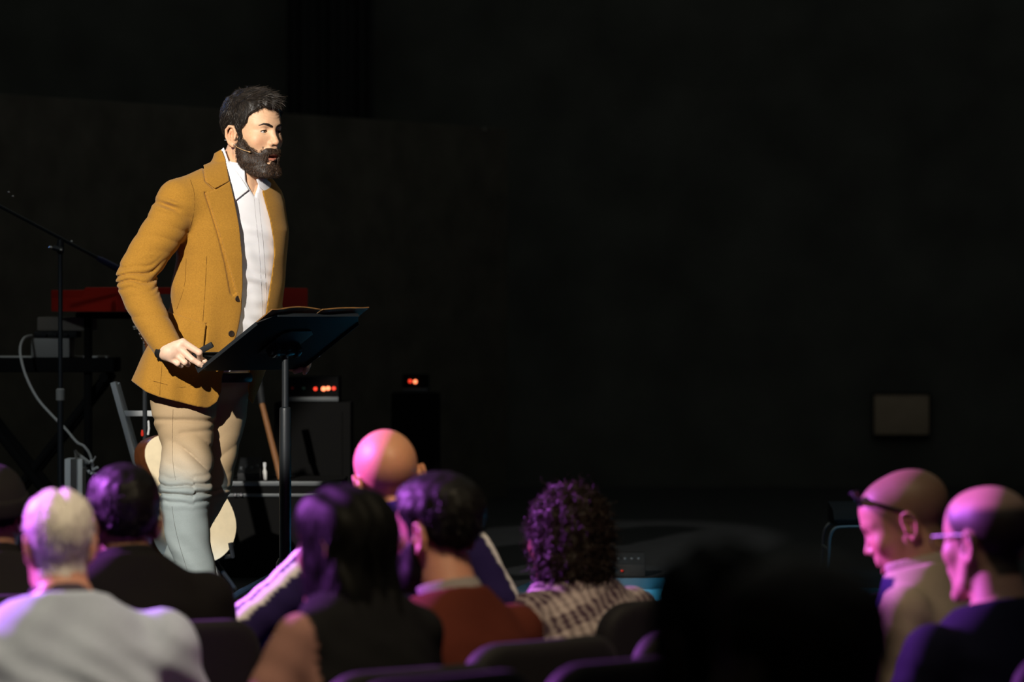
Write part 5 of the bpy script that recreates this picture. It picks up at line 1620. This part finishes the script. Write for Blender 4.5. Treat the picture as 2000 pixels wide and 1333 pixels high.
        V, Q = sdf_mesh(hh, hc - A((0.18, 0.20, 0.22)), hc + A((0.18, 0.18, 0.19)), 0.006, c=3, smooth=0)
        N = normals(V, Q); k = rng.choice(len(V), 5000)
        VS, QS = strands(V[k], N[k], np.tile(A((0, -0.1, -0.8)), (len(k), 1)), 0.045, 0.0016, 0.5, 5, 0.35, curl=0.007, rng=rng)
        obj('hair', fast_mesh('hair', np.concatenate([V, VS]), [Q, QS + len(V)]), M[hmat], root)
    return root, hc, HR

def on_head(s, p, hs=1.0):
    """head-frame point -> world, for worn things"""
    root, hc, HR = s
    v = back(A([p]) * hs, hc, HR)[0]
    rz = Rz(math.degrees(root.rotation_euler.z))
    return rz @ v + np.array(root.location)

# --- bald man in the striped track jacket
def stripes(V, c, k):
    zs = k['zs']
    for i, (sh, el, ha) in enumerate(k['arms']):
        sx = 1 if i == 0 else -1
        a, b = A(sh), A(el); ab = b - a; L2 = float(ab @ ab)
        t = ((V - a) @ ab) / L2
        r = V - (a + np.clip(t, 0, 1)[:, None] * ab)
        far = np.sqrt((r ** 2).sum(1))
        up_ = A((sx * 0.72, -0.25, 0.65)); up_ = up_ - ab * float(up_ @ ab) / L2; up_ /= np.linalg.norm(up_)
        sd = np.cross(ab / math.sqrt(L2), up_)
        u = (r @ up_); w = (r @ sd)
        on = (far < 0.085) & (t > -0.1) & (t < 1.02) & (u > 0)
        if sx < 0:
            c[on & (np.abs(w + 0.024) < 0.013)] = A((0.62, 0.60, 0.62))
            c[on & (np.abs(w - 0.020) < 0.014)] = A((0.62, 0.60, 0.62))
        else:
            c[on & (np.abs(w) < 0.036)] = A((0.62, 0.60, 0.62))
            p = ((t - 0.72) / 0.16) ** 2 + (w / 0.022) ** 2
            c[on & (p < 1)] = A((0.05, 0.07, 0.16))
B = sitter(757, 938, 9.7, 'bald man in navy track jacket with white sleeve stripes, arms spread wide', yaw=30, hyaw=-18, hpitch=-4, hroll=-9, lean=0.05, top=0.05, hs=1.03, skin=(0.52, 0.245, 0.14),
           shirt=(0.018, 0.012, 0.060), tint=stripes, scalp=((0.30, 0.15, 0.08), 0.35, 0.03), collar=(0.018, 0.012, 0.060), chair_label='dark padded chair under the bald man in striped jacket', shw=0.195, seed=2,
           elbows=(((0.275, 0.0, 0.85), (0.17, 0.22, 0.74)), ((-0.48, 0.04, 0.81), (-0.29, 0.22, 0.78))))
# --- bearded man in the brick-red top
S1 = sitter(853, 1041, 8.7, 'dark-haired bearded man in brick-red top with pale collar', yaw=44, hyaw=2, hpitch=-2, hroll=0, lean=0.03, skin=(0.36, 0.17, 0.115), shirt=(0.060, 0.014, 0.009),
            hair='short', collar=(0.16, 0.14, 0.14), chair_label='dark padded chair under the bearded man in brick-red top', seed=3, ztop=0.90)
# --- long-haired woman
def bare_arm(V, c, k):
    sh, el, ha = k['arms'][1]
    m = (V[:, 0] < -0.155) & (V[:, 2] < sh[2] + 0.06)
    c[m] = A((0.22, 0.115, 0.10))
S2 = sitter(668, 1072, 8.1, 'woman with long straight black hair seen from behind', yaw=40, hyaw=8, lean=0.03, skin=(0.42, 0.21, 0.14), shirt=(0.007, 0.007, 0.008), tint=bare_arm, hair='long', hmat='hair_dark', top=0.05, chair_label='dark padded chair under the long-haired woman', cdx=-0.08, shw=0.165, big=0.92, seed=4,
            elbows=(None, ((-0.25, 0.04, 0.80), (-0.16, 0.26, 0.70))))
# --- curly-haired woman, checked top
def checks(V, c, k):
    a = (V[:, 0] * 0.9 + V[:, 2] * 0.25); b = V[:, 2] - 0.35 * V[:, 0]
    pat = (np.sin(a * 2 * math.pi / 0.024) > 0.0).astype(f32) * 0.55 + (np.sin(b * 2 * math.pi / 0.075) > 0.1).astype(f32) * 0.45
    c[:] = A((0.05, 0.03, 0.045)) * (1 - pat[:, None]) + A((0.36, 0.30, 0.30)) * pat[:, None]
S3 = sitter(1102, 1051, 9.9, 'woman with shoulder-length curly dark hair in checked top', yaw=42, hyaw=-6, hpitch=-8, hroll=6, lean=0.07, skin=(0.42, 0.21, 0.12), tint=checks, hair='curly', hmat='hair_brown', top=0.04, chair_label='dark padded chair under the curly-haired woman', shw=0.18, seed=5)
# --- white-haired listener in grey shirt
S4 = sitter(114, 1064, 8.3, 'white-haired person in light grey shirt seen from behind', yaw=18, hyaw=-4, lean=0.02, skin=(0.42, 0.20, 0.15), shirt=(0.36, 0.42, 0.56), hair='white', hmat='hair_white', collar=(0.05, 0.04, 0.06), top=0.02, chair_label='dark padded chair under the white-haired person', big=1.12, shw=0.20, hs=0.88, wr=2.6, seed=6, ztop=0.84)
# --- black-haired listener in black jacket
S5 = sitter(240, 1018, 9.25, 'black-haired person in black jacket beside the white-haired person', yaw=24, hyaw=-2, lean=0.02, skin=(0.14, 0.07, 0.045), shirt=(0.008, 0.0075, 0.0075), hair='short', collar=(0.007, 0.007, 0.007), top=0.045, chair_label='dark padded chair under the black-haired person in black jacket', big=1.02, shw=0.19, seed=7)
# --- person in a dark cap at the end of the row
S6 = sitter(-15, 1007, 10.1, 'person in dark knitted cap and dark coat next to the white-haired person', yaw=14, hyaw=-6, lean=0.02, skin=(0.20, 0.10, 0.07), shirt=(0.016, 0.015, 0.016), hair='crop', collar=(0.012, 0.011, 0.011), top=0.03, chair_label='dark padded chair under the person in knitted cap', seed=8, hs=0.98)
# --- two heads close to the camera
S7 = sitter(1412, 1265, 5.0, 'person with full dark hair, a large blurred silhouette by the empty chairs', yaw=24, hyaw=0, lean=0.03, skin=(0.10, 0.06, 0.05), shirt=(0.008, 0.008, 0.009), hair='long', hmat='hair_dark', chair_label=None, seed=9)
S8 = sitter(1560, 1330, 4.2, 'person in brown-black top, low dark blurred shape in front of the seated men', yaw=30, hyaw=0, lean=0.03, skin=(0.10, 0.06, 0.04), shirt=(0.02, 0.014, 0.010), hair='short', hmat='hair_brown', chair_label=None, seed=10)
# --- man looking down, sunglasses on his head
def cream(V, c, k):
    zs = k['zs']
    f = (V[:, 1] - k['lean'] > 0.035) & (V[:, 2] < zs + 0.04)
    c[f] = A((0.022, 0.02, 0.07))
S9 = sitter(1768, 1024, 9.2, 'shaven-headed man looking down with sunglasses pushed up on his head', yaw=66, hyaw=10, hpitch=-24, hroll=0, lean=0.10, skin=(0.44, 0.24, 0.15), shirt=(0.40, 0.33, 0.24), tint=cream, collar=(0.38, 0.32, 0.25), scalp=((0.13, 0.085, 0.055), 0.75), top=0.035, chair_label='dark padded chair under the man with sunglasses on his head', seed=11, ztop=0.90)
# --- balding man in navy at the right
S10 = sitter(1925, 1060, 8.5, 'balding man in navy jumper and glasses seen from behind', yaw=36, hyaw=4, hpitch=-4, lean=0.03, skin=(0.46, 0.27, 0.19), shirt=(0.016, 0.016, 0.034), scalp=((0.012, 0.010, 0.010), 0.95, 0.085), chair_label='dark padded chair under the balding man in navy', shw=0.20, big=1.05, seed=12)

# --- worn things
def world_tube(pts, r, name, m, parent, n=8):
    return MB().tube([tuple(map(float, p)) for p in pts], r, n).build(name, m, parent, off=tuple(parent.location))
sg = empty('sunglasses', on_head(S9, (0, 0.085, 0.11))); tag(sg, 'black sunglasses pushed up on the shaven-headed man', 'sunglasses')
for sx in (1, -1):
    tp = [on_head(S9, p) for p in ((sx * 0.079, -0.030, 0.020), (sx * 0.078, 0.010, 0.054), (sx * 0.074, 0.042, 0.080), (sx * 0.062, 0.070, 0.098))]
    world_tube(spline(tp, 4), 0.0030, 'temple', M['black'], sg)
    ln = [on_head(S9, (sx * (0.034 + 0.026 * math.cos(a)), 0.084 + 0.006 * math.sin(a) - 0.010 * (math.cos(a) > 0), 0.100 + 0.019 * math.sin(a))) for a in np.linspace(0, 2 * math.pi, 17)]
    world_tube(ln, 0.0026, 'rim', M['black'], sg)
    cpt = on_head(S9, (sx * 0.034, 0.082, 0.100))
    V = [tuple(cpt)] + [tuple(p) for p in ln[:-1]]
    V2 = [tuple(np.array(p) + np.array([0, 0, 0.0015])) for p in V]
    F = [(0, i, i % 16 + 1) for i in range(1, 17)] + [(17, 17 + i % 16 + 1, 17 + i) for i in range(1, 17)]
    M.setdefault('lens', mat('dark_lens', (0.01, 0.01, 0.012), 0.08, 0.8))
    MB().add(V + V2, F).build('lens', M['lens'], sg, off=tuple(sg.location))
world_tube([on_head(S9, p) for p in ((0.010, 0.085, 0.104), (0, 0.088, 0.106), (-0.010, 0.085, 0.104))], 0.0024, 'bridge', M['black'], sg)
eg = empty('eyeglasses', on_head(S10, (0, 0.10, 0.01))); tag(eg, 'thin-framed eyeglasses worn by the balding man in navy', 'eyeglasses')
for sx in (1, -1):
    world_tube([on_head(S10, p) for p in ((sx * 0.078, -0.02, 0.018), (sx * 0.079, 0.02, 0.020), (sx * 0.074, 0.09, 0.018))], 0.0022, 'temple', M['grey_metal'], eg)
    world_tube([on_head(S10, (sx * (0.038 + 0.026 * math.cos(a)), 0.104, 0.006 + 0.019 * math.sin(a))) for a in np.linspace(0, 2 * math.pi, 17)], 0.0016, 'rim', M['black'], eg)
world_tube([on_head(S10, p) for p in ((0.013, 0.104, 0.012), (0, 0.112, 0.014), (-0.013, 0.104, 0.012))], 0.0018, 'bridge', M['grey_metal'], eg)
# knitted cap
root6, hc6, HR6 = S6
def capf(P):
    q = xf(P, hc6, HR6)
    d = head_sdf(q / 0.98, False, ear=0) * 0.98 - 0.016
    d = np.maximum(d, 0.012 - q[:, 2] + 0.15 * q[:, 1])
    band = np.maximum(head_sdf(q / 0.98, False, ear=0) * 0.98 - 0.022, np.maximum(0.012 - q[:, 2] + 0.15 * q[:, 1], q[:, 2] - 0.058 - 0.15 * q[:, 1]))
    return smin(d, band, 0.004) - 0.0012 * np.sin(np.arctan2(q[:, 0], q[:, 1]) * 60)
V, Q = sdf_mesh(capf, hc6 - A((0.16, 0.18, 0.06)), hc6 + A((0.16, 0.18, 0.18)), 0.004, c=3)
co = obj('knitted_cap', fast_mesh('knitted_cap', V, Q), mat('cap_knit', (0.016, 0.015, 0.015), 0.9, 0.1))
co.location = root6.location; co.rotation_euler = root6.rotation_euler
tag(co, 'black knitted cap worn beside the white-haired person', 'cap')
# beard of the man in brick red
root1, hc1, HR1 = S1
def bd1(P):
    q = xf(P, hc1, HR1)
    d = head_sdf(q, False, ear=0) - 0.010
    d = smax(d, poly_sdf(q[:, 1], q[:, 2], [(.004, -.012), (.034, -.031), (.072, -.055), (.088, -.047), (.13, -.043), (.14, -.2), (-.02, -.2), (-.012, -.075), (-.004, -.04)]), 0.004)
    return smax(d, -(q[:, 2] + 0.142 - 0.55 * np.clip(0.055 - q[:, 1], 0, 0.2)), 0.008)
V, Q = sdf_mesh(bd1, hc1 - A((0.16, 0.18, 0.18)), hc1 + A((0.16, 0.18, 0.02)), 0.004, c=3)
obj('beard', fast_mesh('beard', V, Q), M['hair'], root1)

# --- further chairs whose backs show
c1 = chair_at(870, 1318, 44, 'empty dark padded chair behind the long-haired woman', 0.95)
chair(c1.location.x + 0.36, c1.location.y + 0.345, 44, 'empty dark padded chair by the large blurred silhouette', 0.95)
chair(0.27, 9.02, 44, 'empty dark padded chair behind the curly-haired woman', 0.90)
chair_at(1715, 1156, 60, 'empty dark padded chair in front of the man looking down', 0.90)
